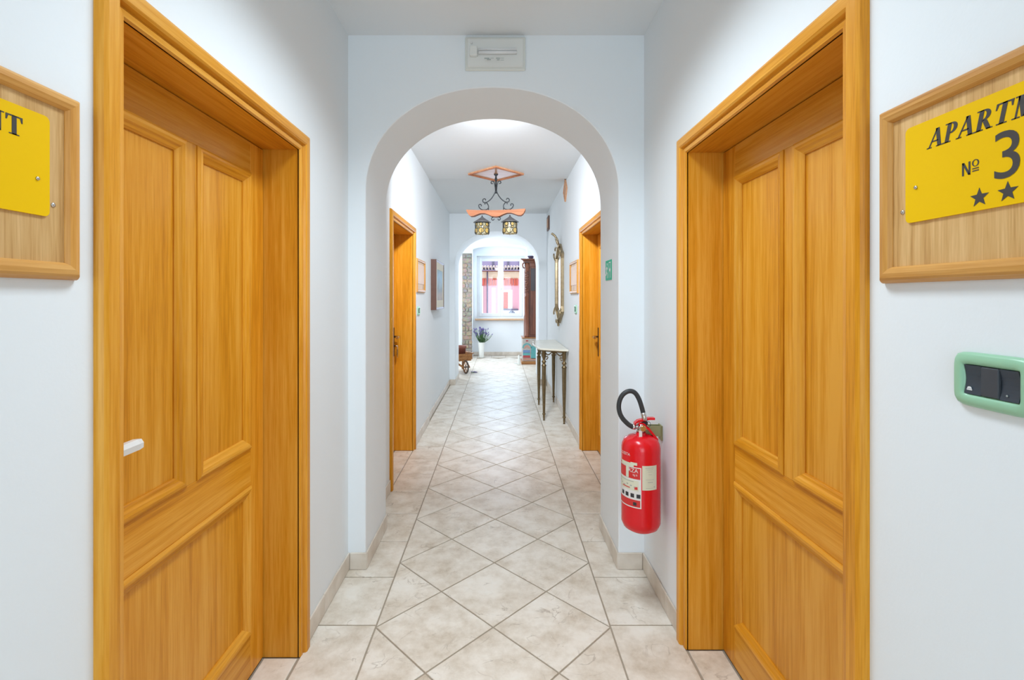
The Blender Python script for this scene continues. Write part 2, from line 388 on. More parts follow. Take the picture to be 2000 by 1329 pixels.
# floor ------------------------------------------------------------
fl = structure(MB().box(-1.9, 1.9, YBACK-0.3, 12.1, -0.2, -0.004).build('floor', 'grout'))
GAP = 0.0035
def tile_mesh(name, poly):
    """a tile with eased edges from a convex polygon"""
    n = len(poly)
    def inset(d):
        out = []
        for i in range(n):
            p0, p1, p2 = Vector(poly[i-1]), Vector(poly[i]), Vector(poly[(i+1) % n])
            e1 = (p1-p0).normalized(); e2 = (p2-p1).normalized()
            n1 = Vector((-e1.y, e1.x)); n2 = Vector((-e2.y, e2.x))
            bis = (n1+n2); bis = bis/(bis.length_squared/2) if bis.length > 1e-6 else n1
            out.append(p1+bis*d)
        return out
    a = inset(GAP); b = inset(GAP+0.0018)
    v = [(p.x, p.y, -0.004) for p in a]+[(p.x, p.y, -0.0012) for p in a]+[(p.x, p.y, 0.0) for p in b]
    f = [tuple(range(2*n, 3*n))]
    for i in range(n):
        j = (i+1) % n; f += [(i, j, n+j, n+i), (n+i, n+j, 2*n+j, 2*n+i)]
    return MB().add(v, f).mesh(name, 'floor_tile')
h = D/2
DIAM = tile_mesh('floor_tile', [(0, -h), (h, 0), (0, h), (-h, 0)])
HALF_L = tile_mesh('floor_tile', [(0, -h), (h, 0), (0, h)])
HALF_R = tile_mesh('floor_tile', [(0, h), (-h, 0), (0, -h)])
P0 = 2.047
for k in range(-7, 19):
    yk = P0+k*D
    if yk > 11.2: break
    for x in (FXC-h, FXC+h): obj('floor_tile', DIAM, fl, (x, yk, 0))
    if yk+h < 11.2:
        obj('floor_tile', DIAM, fl, (FXC, yk+h, 0)); obj('floor_tile', HALF_L, fl, (FX0, yk+h, 0)); obj('floor_tile', HALF_R, fl, (FX1, yk+h, 0))
REC = {}
def rect_tile(x0, x1, y0, y1):
    key = (round(x1-x0, 4), round(y1-y0, 4))
    if key not in REC:
        hx, hy = key[0]/2, key[1]/2
        REC[key] = tile_mesh('floor_tile', [(-hx, -hy), (hx, -hy), (hx, hy), (-hx, hy)])
    obj('floor_tile', REC[key], fl, ((x0+x1)/2, (y0+y1)/2, 0))
for k in range(-9, 29):
    y0 = 2.06+k*0.3535; y1 = y0+0.3535
    if y1 > 11.7: break
    if y0 < 8.2:
        rect_tile(XL+0.002 if y0 < 2.9 else XL2, FX0, y0, y1); rect_tile(FX1, XR-0.002 if y0 < 2.9 else XR2, y0, y1)
    else:
        for x0, x1 in ((FX0-0.353*2.8, FX0-0.706), (FX0-0.706, FX0-0.353), (FX0-0.353, FX0), (FX1, FX1+0.353), (FX1+0.353, XB1)): rect_tile(x0, x1, y0, y1)
for x in range(3): rect_tile(FX0+x*2*D/3, FX0+(x+1)*2*D/3, 11.28, 11.69)

# walls ------------------------------------------------------------
def side_wall(name, xin, xout, y0, y1, openings, mat='wall_paint'):
    """wall slab between xin (room face) and xout with door recesses (y0,y1,h,depth)"""
    mb = MB(); a, b = min(xin, xout), max(xin, xout); sg = 1 if xout > xin else -1
    cur = y0
    for (o0, o1, oh, dep) in sorted(openings):
        mb.box(a, b, cur, o0, 0, ZC+0.02); mb.box(a, b, o0, o1, oh, ZC+0.02)
        c = xin+sg*dep
        mb.box(min(c, xout), max(c, xout), o0, o1, 0, oh); cur = o1
    mb.box(a, b, cur, y1, 0, ZC+0.02)
    return structure(mb.build(name, mat))
J = 0.03
DW = 0.875; DH = 1.977
doors = {   # name: (wall x, side, y0, y1, leaf depth, far lock)
    'door_1': (XL, -1, 0.997, 1.8744, 0.137, False),
    'door_2': (XR, 1, 1.040, 1.915, 0.142, False),
    'door_3': (XL2, -1, 3.545, 4.412, 0.166, True),
    'door_4': (XR2, 1, 3.545, 4.412, 0.138, True)}
def openings(*names):
    return [(doors[n][2]-J, doors[n][3]+J, DH+J, doors[n][4]+0.05) for n in names]
side_wall('wall_left', XL, -1.2, YBACK, YA0, openings('door_1'))
side_wall('wall_right', XR, 1.2, YBACK, YA0, openings('door_2'))
YS = 5.42      # the plaster and ceiling of the middle passage step back a little here
XL3 = XL2-0.014
side_wall('wall_left_middle', XL2, -1.2, YA1, YS, openings('door_3'))
side_wall('wall_left_middle_rear', XL3, -1.2, YS, YB0, [])
side_wall('wall_right_middle', XR2, 1.2, YA1, YB0, openings('door_4'))
side_wall('wall_left_far', XB0, -1.9, YB1, 12.0, [])
side_wall('wall_right_far', XB1, 1.5, YB1, 12.0, [])

def arch_profile(cx, a, zs, b, n=72, ex=2.12):
    pts = []
    for i in range(n+1):
        t = PI*i/n; c, s_ = math.cos(t), math.sin(t)
        pts.append((cx-a*math.copysign(abs(c)**(2/ex), c), zs+b*abs(s_)**(2/ex)))
    return pts
def arch_wall(name, x0, x1, y0, y1, cx, a, zs, b, ztop, zbot=0.0, ex=2.12, mat='wall_paint'):
    mb = MB(); pts = arch_profile(cx, a, zs, b, ex=ex); EZ = 0.004
    def inner(p, d):   # ease the arris outwards by d
        vx, vz = p[0]-cx, max(p[1]-zs, 0); L = math.hypot(vx/a, vz/b) or 1
        nx, nz = vx/a, vz/b; q = math.hypot(nx, nz); return (p[0]+nx/q*d, p[1]+nz/q*d)
    line = [(cx-a, zbot)]+pts+[(cx+a, zbot)]
    out = [inner(p, EZ) for p in pts]; line2 = [(cx-a-EZ, zbot)]+out+[(cx+a+EZ, zbot)]
    n = len(line)
    for (yf, yo) in ((y0, y0+EZ), (y1, y1-EZ)):
        top = [(x0 if i == 0 else x1 if i == n-1 else min(max(p[0], x0), x1), ztop) for i, p in enumerate(line2)]
        v = [(p[0], yf, p[1]) for p in line2]+[(p[0], yf, ztop) for p in line2]
        mb.add(v, [(i, i+1, n+i+1, n+i) for i in range(1, n-2)])
        for xx, p in ((x0, line2[0]), (x1, line2[-1])):
            mb.add([(xx, yf, zbot), (p[0], yf, zbot), (p[0], yf, ztop), (xx, yf, ztop)], [(0, 1, 2, 3)])
        mb.add([(p[0], yf, p[1]) for p in line2]+[(p[0], yo, p[1]) for p in line], [(i, i+1, n+i+1, n+i) for i in range(n-1)], True)
    mb.add([(p[0], y0+EZ, p[1]) for p in line]+[(p[0], y1-EZ, p[1]) for p in line], [(i, i+1, n+i+1, n+i) for i in range(n-1)], True)
    mb.add([(x0, y0, ztop), (x1, y0, ztop), (x1, y1, ztop), (x0, y1, ztop)], [(0, 1, 2, 3)])
    for xx in (x0, x1): mb.add([(xx, y0, zbot), (xx, y1, zbot), (xx, y1, ztop), (xx, y0, ztop)], [(0, 1, 2, 3)])
    return structure(mb.build(name, mat))
AX, AA = -0.0395, 0.6525
arch_wall('wall_arch_near', -1.2, 1.2, YA0, YA1, AX, AA, 1.946, 0.54, ZC+0.02)
arch_wall('wall_arch_far', -1.9, 1.5, YB0, YB1, -0.043, 0.677, 1.92, 0.55, 2.95)
# far wall with a segmental niche down to the floor, then the wall behind it with the window hole
arch_wall('wall_far', -1.9, 1.5, YW, YE, -0.002, 0.642, 2.55, 0.095, 3.0, ex=2.0)
WX0, WX1, WZ0, WZ1 = -0.555, 0.605, 0.90, 2.42
mb = MB()
mb.box(-1.9, WX0, YE, 12.05, 0, 3.0); mb.box(WX1, 1.5, YE, 12.05, 0, 3.0); mb.box(WX0, WX1, YE, 12.05, 0, WZ0); mb.box(WX0, WX1, YE, 12.05, WZ1, 3.0)
structure(mb.build('wall_window_niche', 'wall_paint'))
# wall behind the photographer with an added window opening for fill light
mb = MB(); mb.box(-1.2, -0.70, YBACK-0.25, YBACK, 0, 3); mb.box(0.66, 1.2, YBACK-0.25, YBACK, 0, 3); mb.box(-0.7, 0.66, YBACK-0.25, YBACK, 0, 0.25); mb.box(-0.7, 0.66, YBACK-0.25, YBACK, 2.65, 3)
structure(mb.build('wall_back', 'wall_paint'))
# ceilings
structure(MB().box(-1.2, 1.2, YBACK-0.25, YA0+0.05, ZC, ZC+0.25).build('ceiling', 'ceiling_paint'))
structure(MB().box(-1.2, 1.2, YA1-0.05, YS, ZC-0.016, ZC+0.25).build('ceiling_middle', 'ceiling_paint'))
structure(MB().box(-1.2, 1.2, YS, YB0+0.05, ZC, ZC+0.25).build('ceiling_middle_rear', 'ceiling_paint'))
structure(MB().box(-1.9, 1.5, YB1-0.05, 12.05, 2.80, 3.1).build('ceiling_far', 'ceiling_paint'))

# skirting tiles ----------------------------------------------------
bl = structure(empty('baseboard_left')); br = structure(empty('baseboard_right')); bf = structure(empty('baseboard_far'))
SK = {}
BH, BT = 0.087, 0.009
def skirt(p, a, b, normal):
    """run of skirting tiles from a to b (xy), standing proud along normal"""
    a, b = Vector(a), Vector(b); L = (b-a).length; u = (b-a)/L; n = max(1, math.ceil(L/0.353-0.05)); seg = L/n if L < 0.36 else 0.353
    pos = 0; ang = math.atan2(u.y, u.x); side = 1 if (Vector((-u.y, u.x)).dot(Vector(normal)) > 0) else -1
    while pos < L-0.01:
        e = min(pos+seg, L); ln = round(e-pos, 3)
        if (ln, side) not in SK:
            SK[(ln, side)] = MB().bbox(0.001, ln-0.001, 0 if side > 0 else -BT, BT if side > 0 else 0, 0.0005, BH, 0.003).mesh('skirting_tile', 'skirting')
        q = a+u*pos; obj('skirting_tile', SK[(ln, side)], p, (q.x, q.y, 0), (0, 0, ang)); pos = e
AL, AR = AX-AA, AX+AA
skirt(bl, (XL, -1.2), (XL, 0.922), (1, 0)); skirt(bl, (XL, YA0), (XL, 1.946), (1, 0))
skirt(bl, (XL+BT, YA0), (AL+BT, YA0), (0, -1)); skirt(bl, (AL, YA0), (AL, YA1), (1, 0)); skirt(bl, (XL2, YA1), (XL2, 3.474), (1, 0))
skirt(bl, (XL2, 4.484), (XL2, YS), (1, 0)); skirt(bl, (XL3, YS), (XL3, YB0), (1, 0)); skirt(bl, (XL3+BT, YB0), (-0.72+BT, YB0), (0, -1)); skirt(bl, (-0.72, YB0), (-0.72, YB1), (1, 0))
skirt(br, (XR, -1.2), (XR, 0.966), (-1, 0)); skirt(br, (XR, YA0), (XR, 1.987), (-1, 0))
skirt(br, (AR-BT, YA0), (XR-BT, YA0), (0, -1)); skirt(br, (AR, YA0), (AR, YA1), (-1, 0)); skirt(br, (XR2, YA1), (XR2, 3.474), (-1, 0))
skirt(br, (XR2, 4.484), (XR2, YB0), (-1, 0)); skirt(br, (0.634-BT, YB0), (XR2-BT, YB0), (0, -1)); skirt(br, (0.634, YB0), (0.634, YB1), (-1, 0))
skirt(bf, (-0.643, YE), (0.639, YE), (0, -1)); skirt(bf, (XB0, YW), (-0.9, YW), (0, -1))

# doors ------------------------------------------------------------
CAS = [(0, -0.004), (0, 0.002), (0.004, 0.007), (0.016, 0.009), (0.020, 0.006), (0.023, 0.006), (0.026, 0.017), (0.032, 0.021), (0.058, 0.021), (0.066, 0.017), (0.070, 0.010), (0.070, -0.004)]
MOL = [(0, -0.016), (0, -0.006), (0.005, -0.002), (0.012, 0.001), (0.018, 0.006), (0.026, 0.009), (0.034, 0.009), (0.038, 0.006), (0.042, 0.003), (0.042, -0.016)]
def make_door(name, wx, side, y0, y1, dep, far_lock):
    W = y1-y0; H = DH
    root = structure(empty(name, (wx, (y0+y1)/2, 0), PI/2 if side < 0 else -PI/2))
    far = 1 if side < 0 else -1        # local x direction that points away from the camera
    for s_, pr in (('L', 'oak_upright'), ('R', 'oak_upright'), ('T', 'oak_across')):
        frame_side(MB(), s_, -W/2, 0.0005, W/2, H, CAS, True).build('casing', pr, root)
    MB().box(-W/2-0.028, -W/2, 0.0, dep+0.048, 0.0005, H+0.028).build('jamb', 'oak_upright', root)
    MB().box(W/2, W/2+0.028, 0.0, dep+0.048, 0.0005, H+0.028).build('jamb', 'oak_upright', root)
    MB().box(-W/2, W/2, 0.0, dep+0.048, H, H+0.028).build('jamb_head', 'oak_across', root)
    g = 0.003
    leaf = MB().box(-W/2+g, W/2-g, dep+0.016, dep+0.042, 0.006, H-g).build('door_leaf', 'oak_upright', root)
    ST = 0.097; MS = 0.05
    zt, zm1, zm0, zb = H-0.115, 0.845, 0.708, 0.159
    y = (dep, dep+0.016); e = 0.0012
    def bar(nm, x0, x1, z0, z1, m): MB().bbox(x0, x1, y[0], y[1], z0, z1, e).build(nm, m, leaf)
    bar('stile', -W/2+g, -W/2+ST, 0.006, H-g, 'oak_upright'); bar('stile', W/2-ST, W/2-g, 0.006, H-g, 'oak_upright')
    bar('rail', -W/2+ST, W/2-ST, zt, H-g, 'oak_across'); bar('rail', -W/2+ST, W/2-ST, zm0, zm1, 'oak_across'); bar('rail', -W/2+ST, W/2-ST, 0.006, zb, 'oak_across')
    bar('centre_stile', -MS/2, MS/2, zm1, zt, 'oak_upright')
    for (x0, x1, z0, z1) in ((-W/2+ST, -MS/2, zm1, zt), (MS/2, W/2-ST, zm1, zt), (-W/2+ST, W/2-ST, zm0-(zm0-zb), zm0)):
        MB().box(x0, x1, dep+0.010, dep+0.0158, z0, z1).build('panel', 'oak_upright', leaf)
        q = 0.042
        for s_ in 'LRTB':
            m = frame_side(MB(), s_, x0+q, z0+q, x1-q, z1-q, [(a, b) for a, b in MOL])
            m.v = [(v[0], v[1]+dep, v[2]) for v in m.v]
            m.build('panel_moulding', 'oak_upright' if s_ in 'LR' else 'oak_across', leaf)
    # lever handle
    lx = (W/2-0.055)*(far if far_lock else -far); dr = -1 if lx > 0 else 1; hz = 1.048
    if far_lock:
        pl = MB().bbox(lx-0.019, lx+0.019, dep-0.006, dep-0.0002, 0.87, 1.13, 0.004).build('handle_plate', 'dark_bronze', leaf)
        MB().bbox(lx-0.006, lx+0.006, dep-0.0075, dep-0.006, 0.945, 0.975, 0.0015).build('keyhole', 'ink_black', leaf)
        MB().tube([(lx, dep-0.006, hz), (lx, dep-0.045, hz), (lx+dr*0.008, dep-0.055, hz), (lx+dr*0.06, dep-0.058, hz), (lx+dr*0.11, dep-0.055, hz)], [0.009, 0.008, 0.009, 0.010, 0.013], 10).build('lever_handle', 'brass', leaf)
        if side < 0:     # bunch of keys hanging in the lock
            k = MB(); k.tube([(lx, dep-0.0075, 0.965), (lx, dep-0.04, 0.965)], 0.004, 6)
            k.tube([(lx+0.016*math.cos(t), dep-0.038, 0.95+0.016*math.sin(t)) for t in [2*PI*i/12 for i in range(12)]], 0.0015, 5, True)
            k.bbox(lx-0.012, lx+0.018, dep-0.042, dep-0.034, 0.86, 0.935, 0.003)
            k.bbox(lx-0.004, lx+0.006, dep-0.034, dep-0.030, 0.88, 0.94, 0.002)
            k.build('key_bunch', 'steel', leaf)
    else:
        MB().lathe([(0.026, 0), (0.026, 0.006), (0.014, 0.010)], n=20).build('handle_rose', 'white_handle', leaf, (lx, dep-0.0002, hz), (PI/2, 0, 0))
        L = 0.125 if side < 0 else 0.075
        pr = [(-0.012, -0.010), (-0.013, 0.004), (-0.006, 0.014), (0.006, 0.014), (0.012, 0.006), (0.011, -0.010)]
        mb = MB(); rings = []
        for t, sc in ((0, 0.9), (0.1, 1.0), (0.85, 1.0), (0.96, 0.85), (1.0, 0.55)):
            rings.append([(lx+dr*(t*L-0.01), dep-0.05+p*sc, hz+q*sc) for p, q in pr])
        n = len(pr); v = [p for r_ in rings for p in r_]
        f = [(i*n+k, i*n+(k+1) % n, (i+1)*n+(k+1) % n, (i+1)*n+k) for i in range(4) for k in range(n)]+[tuple(range(n)), tuple(range(4*n, 5*n))]
        mb.add(v, f, False); mb.tube([(lx, dep-0.005, hz), (lx, dep-0.045, hz)], 0.009, 10)
        mb.build('lever_handle', 'white_handle', leaf)
        MB().lathe([(0.022, 0), (0.022, 0.004), (0.012, 0.006)], n=18).build('keyhole_rose', 'dark_bronze', leaf, (lx, dep-0.0002, hz-0.09), (PI/2, 0, 0))
    return root
for n_, a_ in doors.items(): make_door(n_, *a_)
# floor tiles inside the door recesses
for n_, (wx, sd, y0, y1, dep, _) in doors.items():
    k = -6
    while 2.06+k*0.3535 < y1:
        a, b = max(2.06+k*0.3535, y0+0.001), min(2.06+(k+1)*0.3535, y1-0.001)
        if b-a > 0.02: rect_tile(wx-dep+0.001, wx-0.001, a, b) if sd < 0 else rect_tile(wx+0.001, wx+dep-0.001, a, b)
        k += 1

# ------------------------------------------------------------ lettering
def text_polys(body, size):
    cu = bpy.data.curves.new('txt', 'FONT'); cu.body = body; cu.size = size; cu.resolution_u = 5
    o = bpy.data.objects.new('txt', cu); C.objects.link(o)
    dg = bpy.context.evaluated_depsgraph_get(); me = bpy.data.meshes.new_from_object(o.evaluated_get(dg))
    v = [(p.co.x, p.co.y) for p in me.vertices]; f = [tuple(p.vertices) for p in me.polygons]
    bpy.data.objects.remove(o); bpy.data.meshes.remove(me); bpy.data.curves.remove(cu)
    return v, f
def seg(p, q, w):      # slanted bar with horizontal ends
    return [(p[0]-w/2, p[1]), (p[0]+w/2, p[1]), (q[0]+w/2, q[1]), (q[0]-w/2, q[1])]
def rect(x0, x1, z0, z1): return [(x0, z0), (x1, z0), (x1, z1), (x0, z1)]
def bowl(cx, cz, rx, rz, t, a0=-90, a1=90, n=14):
    out = []
    for i in range(n):
        q = []
        for a, k in ((a0+(a1-a0)*i/n, 0), (a0+(a1-a0)*i/n, 1), (a0+(a1-a0)*(i+1)/n, 1), (a0+(a1-a0)*(i+1)/n, 0)):
            c, s_ = math.cos(math.radians(a)), math.sin(math.radians(a)); 
            q.append((cx+(rx-(t if k else 0))*c, cz+(rz-(t*0.45 if k else 0))*s_))
        out.append(q)
    return out
TK, TN, SF = 0.20, 0.075, 0.055
GLY = {
 'A': (0.80, [seg((0.10, 0), (0.40, 1), TN), seg((0.68, 0), (0.40, 1), TK), rect(0.20, 0.56, 0.30, 0.37), rect(-0.02, 0.25, 0, SF), rect(0.50, 0.84, 0, SF)]),
 'P': (0.68, [rect(0.12, 0.12+TK, 0, 1), rect(0.0, 0.42, 0, SF), rect(0.0, 0.36, 1-SF, 1), rect(0.30, 0.38, 0.445, 0.52)]+bowl(0.36, 0.72, 0.29, 0.28, 0.19)),
 'R': (0.80, [rect(0.12, 0.12+TK, 0, 1), rect(0.0, 0.42, 0, SF), rect(0.0, 0.36, 1-SF, 1), rect(0.30, 0.40, 0.455, 0.52)]+bowl(0.36, 0.73, 0.29, 0.27, 0.19)+[seg((0.68, 0), (0.42, 0.47), 0.21), rect(0.58, 0.84, 0, SF)]),
 'T': (0.76, [rect(0.28, 0.28+TK, 0, 1), rect(0.16, 0.60, 0, SF), rect(0.02, 0.74, 1-0.07, 1), [(0.02, 0.70), (0.07, 0.70), (0.13, 0.93), (0.02, 0.93)], [(0.74, 0.70), (0.69, 0.70), (0.63, 0.93), (0.74, 0.93)]]),
 'M': (1.14, [rect(0.12, 0.12+TN, 0, 1), rect(0.76, 0.76+TK, 0, 1), seg((0.48, 0.02), (0.20, 1), TK), seg((0.48, 0.02), (0.82, 1), TN), rect(0.0, 0.32, 0, SF), rect(0.64, 1.06, 0, SF), rect(0.0, 0.2, 1-SF, 1), rect(0.86, 1.06, 1-SF, 1)]),
 'E': (0.72, [rect(0.12, 0.12+TK, 0, 1), rect(0.0, 0.66, 0, 0.06), rect(0.0, 0.64, 0.94, 1), rect(0.3, 0.48, 0.48, 0.55), [(0.66, 0), (0.70, 0.28), (0.65, 0.28), (0.55, 0.06)], [(0.64, 1), (0.66, 0.74), (0.61, 0.74), (0.53, 0.94)], rect(0.46, 0.51, 0.38, 0.65)]),
 'N': (0.88, [rect(0.13, 0.13+TN, 0, 1), rect(0.68, 0.68+TN, 0, 1), [(0.10, 1), (0.33, 1), (0.755, 0), (0.60, 0)], rect(0.0, 0.34, 0, SF), rect(0.55, 0.88, 1-SF, 1), rect(0.0, 0.2, 1-SF, 1)]),
}
def apartment_polys(width, cap, slant):
    x = 0; out = []
    for ch in 'APARTMENT':
        adv, polys = GLY[ch]; out.append((x, polys)); x += adv+0.04
    k = width/(x-0.04)
    return [[(k*(ox+p[0])+slant*cap*p[1], cap*p[1]) for p in poly] for ox, polys in out for poly in polys]
def flat_polys(mb, polys, ox, oz, y0, y1):
    for pl in polys: mb.prism([(ox+p[0], oz+p[1]) for p in pl], y0, y1, 'y')
def star(r):
    return [((r if i % 2 == 0 else r*0.42)*math.sin(PI*i/5), (r if i % 2 == 0 else r*0.42)*math.cos(PI*i/5)) for i in range(10)]
SFR = [(0, 0.0), (0, 0.010), (0.004, 0.016), (0.012, 0.019), (0.020, 0.018), (0.024, 0.015), (0.028, 0.009), (0.030, 0.004), (0.030, 0.0)]
def rounded(x0, x1, z0, z1, r, n=5):
    out = []
    for cx, cz, a in ((x1-r, z0+r, -90), (x1-r, z1-r, 0), (x0+r, z1-r, 90), (x0+r, z0+r, 180)):
        for i in range(n+1):
            t = math.radians(a+90*i/n); out.append((cx+r*math.cos(t), cz+r*math.sin(t)))
    return out
def make_sign(wx, side, yc, zc, label, detail):
    """framed apartment sign; local x runs along the reading direction"""
    root = tag(empty('apartment_sign', (wx, yc, zc), PI/2 if side < 0 else -PI/2), label, 'sign', 'framed apartment signs')
    W, Hh = 0.50, 0.33
    iw, ih = W/2-0.030, Hh/2-0.030
    MB().box(-iw, iw, -0.008, -0.0005, -ih, ih).build('back_board', 'oak_sign_back', root)
    for s_ in 'LRTB': frame_side(MB(), s_, -iw, -ih, iw, ih, SFR).build('frame_side', 'oak_sign_frame_up' if s_ in 'LR' else 'oak_sign_frame', root)
    pz0, pz1 = (1.534-1.5925, 1.704-1.5925)
    if detail:
        MB().prism(rounded(-0.189, 0.189, pz0, pz1, 0.009), -0.0115, -0.008, 'y').build('yellow_plate', 'sign_yellow', root)
        y0, y1 = -0.0120, -0.0115
        t = MB(); sl = 0.22 if side > 0 else 0.0
        flat_polys(t, apartment_polys(0.258 if side > 0 else 0.285, 0.0305, sl), -0.1425-sl*0.010, 1.6545-1.5925, y0, y1)
        t.build('lettering', 'sign_ink', root)
        if side > 0:
            v, f = text_polys('3', 0.098)
            x0 = min(p[0] for p in v); x1 = max(p[0] for p in v); z0 = min(p[1] for p in v); z1 = max(p[1] for p in v)
            k = 0.069/(z1-z0)
            t = MB(); t.add([((p[0]-(x0+x1)/2)*k-0.0145, y0, (p[1]-z0)*k+1.5735-1.5925) for p in v], f); t.build('numeral', 'sign_ink', root)
            t = MB(); nx, nz, s_ = -0.082, 1.5925-1.5925, 0.0205
            flat_polys(t, [rect(0, 0.0028, 0, s_), rect(0.0105, 0.0133, 0, s_), [(0, s_), (0.0034, s_), (0.0133, 0), (0.0099, 0)]], nx, nz, y0, y1)
            ring = bowl(0.0215, 0.0158, 0.0055, 0.0055, 0.002, 0, 360, 18)
            flat_polys(t, ring+[rect(0.0165, 0.0265, 0.0066, 0.0082), rect(0.0165, 0.0265, 0.0030, 0.0046)], nx, nz, y0, y1)
            t.build('number_mark', 'sign_ink', root)
            for i in range(3):
                t = MB(); flat_polys(t, [star(0.0150)], -0.0545+0.0412*i, 1.5535-1.5925, y0, y1); t.build('star', 'sign_ink', root)
        for x in (-0.167, 0.167):
            MB().lathe([(0.0035, 0), (0.0030, 0.0015), (0.001, 0.002)], n=12).build('screw', 'steel', root, (x, -0.0118, 0.002), (PI/2, 0, 0))
        for x in (-0.199, 0.199):
            MB().lathe([(0.0042, 0), (0.0042, 0.001), (0.0018, 0.002)], n=12).build('screw', 'steel', root, (x, -0.008, -0.036), (PI/2, 0, 0))
    else:
        MB().prism(rounded(-0.189, 0.189, pz0-0.02, pz1, 0.009), -0.0115, -0.008, 'y').build('sheen_plate', 'sheen_pink', root)
    return root
make_sign(XR, 1, 0.682, 1.5925, 'oak framed yellow sign reading APARTMENT No 3 with black stars', True)
make_sign(XL, -1, 0.636, 1.597, 'oak framed yellow apartment sign cut off at the left photo edge, letters NT showing', True)
make_sign(XL2, -1, 4.81, 1.616, 'small framed sign on left wall beyond the arch, beside the far left door', False)
make_sign(XR2, 1, 4.86, 1.606, 'small framed sign on right wall between the far right door and the mirror', False)

# light switches -----------------------------------------------------
def make_switch(wx, side, yc, zc, label, detail):
    root = tag(empty('light_switch', (wx, yc, zc), PI/2 if side < 0 else -PI/2), label, 'switch', 'green framed wall switches')
    W, Hh, iw, ih = 0.060, 0.0425, 0.0405, 0.0225
    # pillow shaped frame, outer edges bowed
    def loop(w, h_, ex, y, n=48):
        pts = []
        for i in range(n):
            t = 2*PI*i/n; c, s_ = math.cos(t), math.sin(t)
            m = max(abs(c), abs(s_)); c, s_ = c/m, s_/m        # square walk keeps corners well sampled
            q = (abs(c)**ex+abs(s_)**ex)**(-1/ex)
            pts.append((w*c*q, y, h_*s_*q))
        return pts
    lp = [loop(W, Hh, 7, -0.0003), loop(W, Hh, 7, -0.005), loop(W-0.004, Hh-0.004, 7, -0.0095), loop(iw+0.006, ih+0.006, 12, -0.011), loop(iw+0.002, ih+0.002, 30, -0.0085), loop(iw, ih, 60, -0.004)]
    n = len(lp[0]); v = [p for l in lp for p in l]; f = [(i*n+k, i*n+(k+1) % n, (i+1)*n+(k+1) % n, (i+1)*n+k) for i in range(5) for k in range(n)]
    MB().add(v, f, True).build('frame', 'switch_green', root)
    mw = 2*iw/3
    MB().box(-iw-0.001, iw+0.001, -0.004, -0.001, -ih-0.001, ih+0.001).build('back_plate', 'switch_slate', root)
    for i, (x, kind) in enumerate(((-mw, 'r'), (0, 'f'), (mw, 'r'))):
        if kind == 'r':     # hollowed rocker
            prof = [(-0.004, -ih)]+[(-(0.0085-0.0035*math.sin(PI*k/8)), -ih+2*ih*k/8) for k in range(9)]+[(-0.004, ih)]
            m = MB(); a, b = x-mw/2+0.0004, x+mw/2-0.0004
            m.prism([(p[0], p[1]) for p in prof], a, b, 'x'); m.build('rocker', 'switch_slate', root)
            if detail and i == 0:
                k = MB(); k.prism([(x-0.005+0.0036*math.cos(t), -0.0145+0.0036*math.sin(t)) for t in [PI*j/8 for j in range(9)]], -0.0082, -0.0076, 'y'); k.box(x-0.0092, x-0.0008, -0.0082, -0.0076, -0.0168, -0.0150)
                k.build('bell_mark', 'white_mark', root)
            if detail and i == 2:
                MB().lathe([(0.0016, 0), (0.0012, 0.0006)], n=10).build('indicator', 'ink_grey', root, (x-0.003, -0.0078, -0.015), (PI/2, 0, 0))
        else:
            MB().bbox(x-mw/2+0.0004, x+mw/2-0.0004, -0.0095, -0.004, -ih+0.0005, ih-0.0005, 0.001).build('blank_module', 'switch_slate_flat', root)
make_switch(XR, 1, 0.724, 1.272, 'green framed switch with dark rockers under the No 3 sign', True)
make_switch(XL2, -1, 4.70, 1.272, 'small green switch under the framed sign on the far left wall', False)
make_switch(XR2, 1, 4.78, 1.285, 'small green switch under the framed sign on the far right wall', False)

# exit sign on the arch jamb ------------------------------------------
r = tag(empty('exit_sign', (AR, 2.705, 1.555), -PI/2), 'small green emergency exit sign on the right jamb of the near arch', 'sign')
MB().bbox(-0.072, 0.072, -0.003, -0.0003, -0.056, 0.056, 0.001).build('plate', 'exit_green', r)
k = MB(); yy = (-0.0036, -0.003)
k.prism([(-0.030+0.008*math.cos(t), 0.034+0.008*math.sin(t)) for t in [2*PI*i/10 for i in range(10)]], *yy, 'y')
for a, b, w_ in (((-0.034, 0.022), (-0.040, -0.008), 0.014), ((-0.040, -0.008), (-0.022, -0.022), 0.009), ((-0.022, -0.022), (-0.026, -0.044), 0.008), ((-0.042, -0.008), (-0.054, -0.024), 0.009), ((-0.054, -0.024), (-0.066, -0.026), 0.008), ((-0.032, 0.020), (-0.018, 0.006), 0.007), ((-0.038, 0.020), (-0.056, 0.008), 0.007)):
    dx, dz = b[0]-a[0], b[1]-a[1]; L = math.hypot(dx, dz); nx, nz = -dz/L*w_/2, dx/L*w_/2
    k.prism([(a[0]+nx, a[1]+nz), (b[0]+nx, b[1]+nz), (b[0]-nx, b[1]-nz), (a[0]-nx, a[1]-nz)], *yy, 'y')
k.build('running_figure', 'white_mark', r)
k = MB(); 
for q in (rect(0.012, 0.017, -0.044, 0.044), rect(0.051, 0.056, -0.044, 0.044), rect(0.017, 0.051, 0.039, 0.044)): k.prism(q, *yy, 'y')
k.prism([(0.024, 0.006), (0.024, -0.006), (0.036, -0.006), (0.036, -0.014), (0.048, 0), (0.036, 0.014), (0.036, 0.006)], *yy, 'y')
k.build('doorway_arrow', 'white_mark', r)

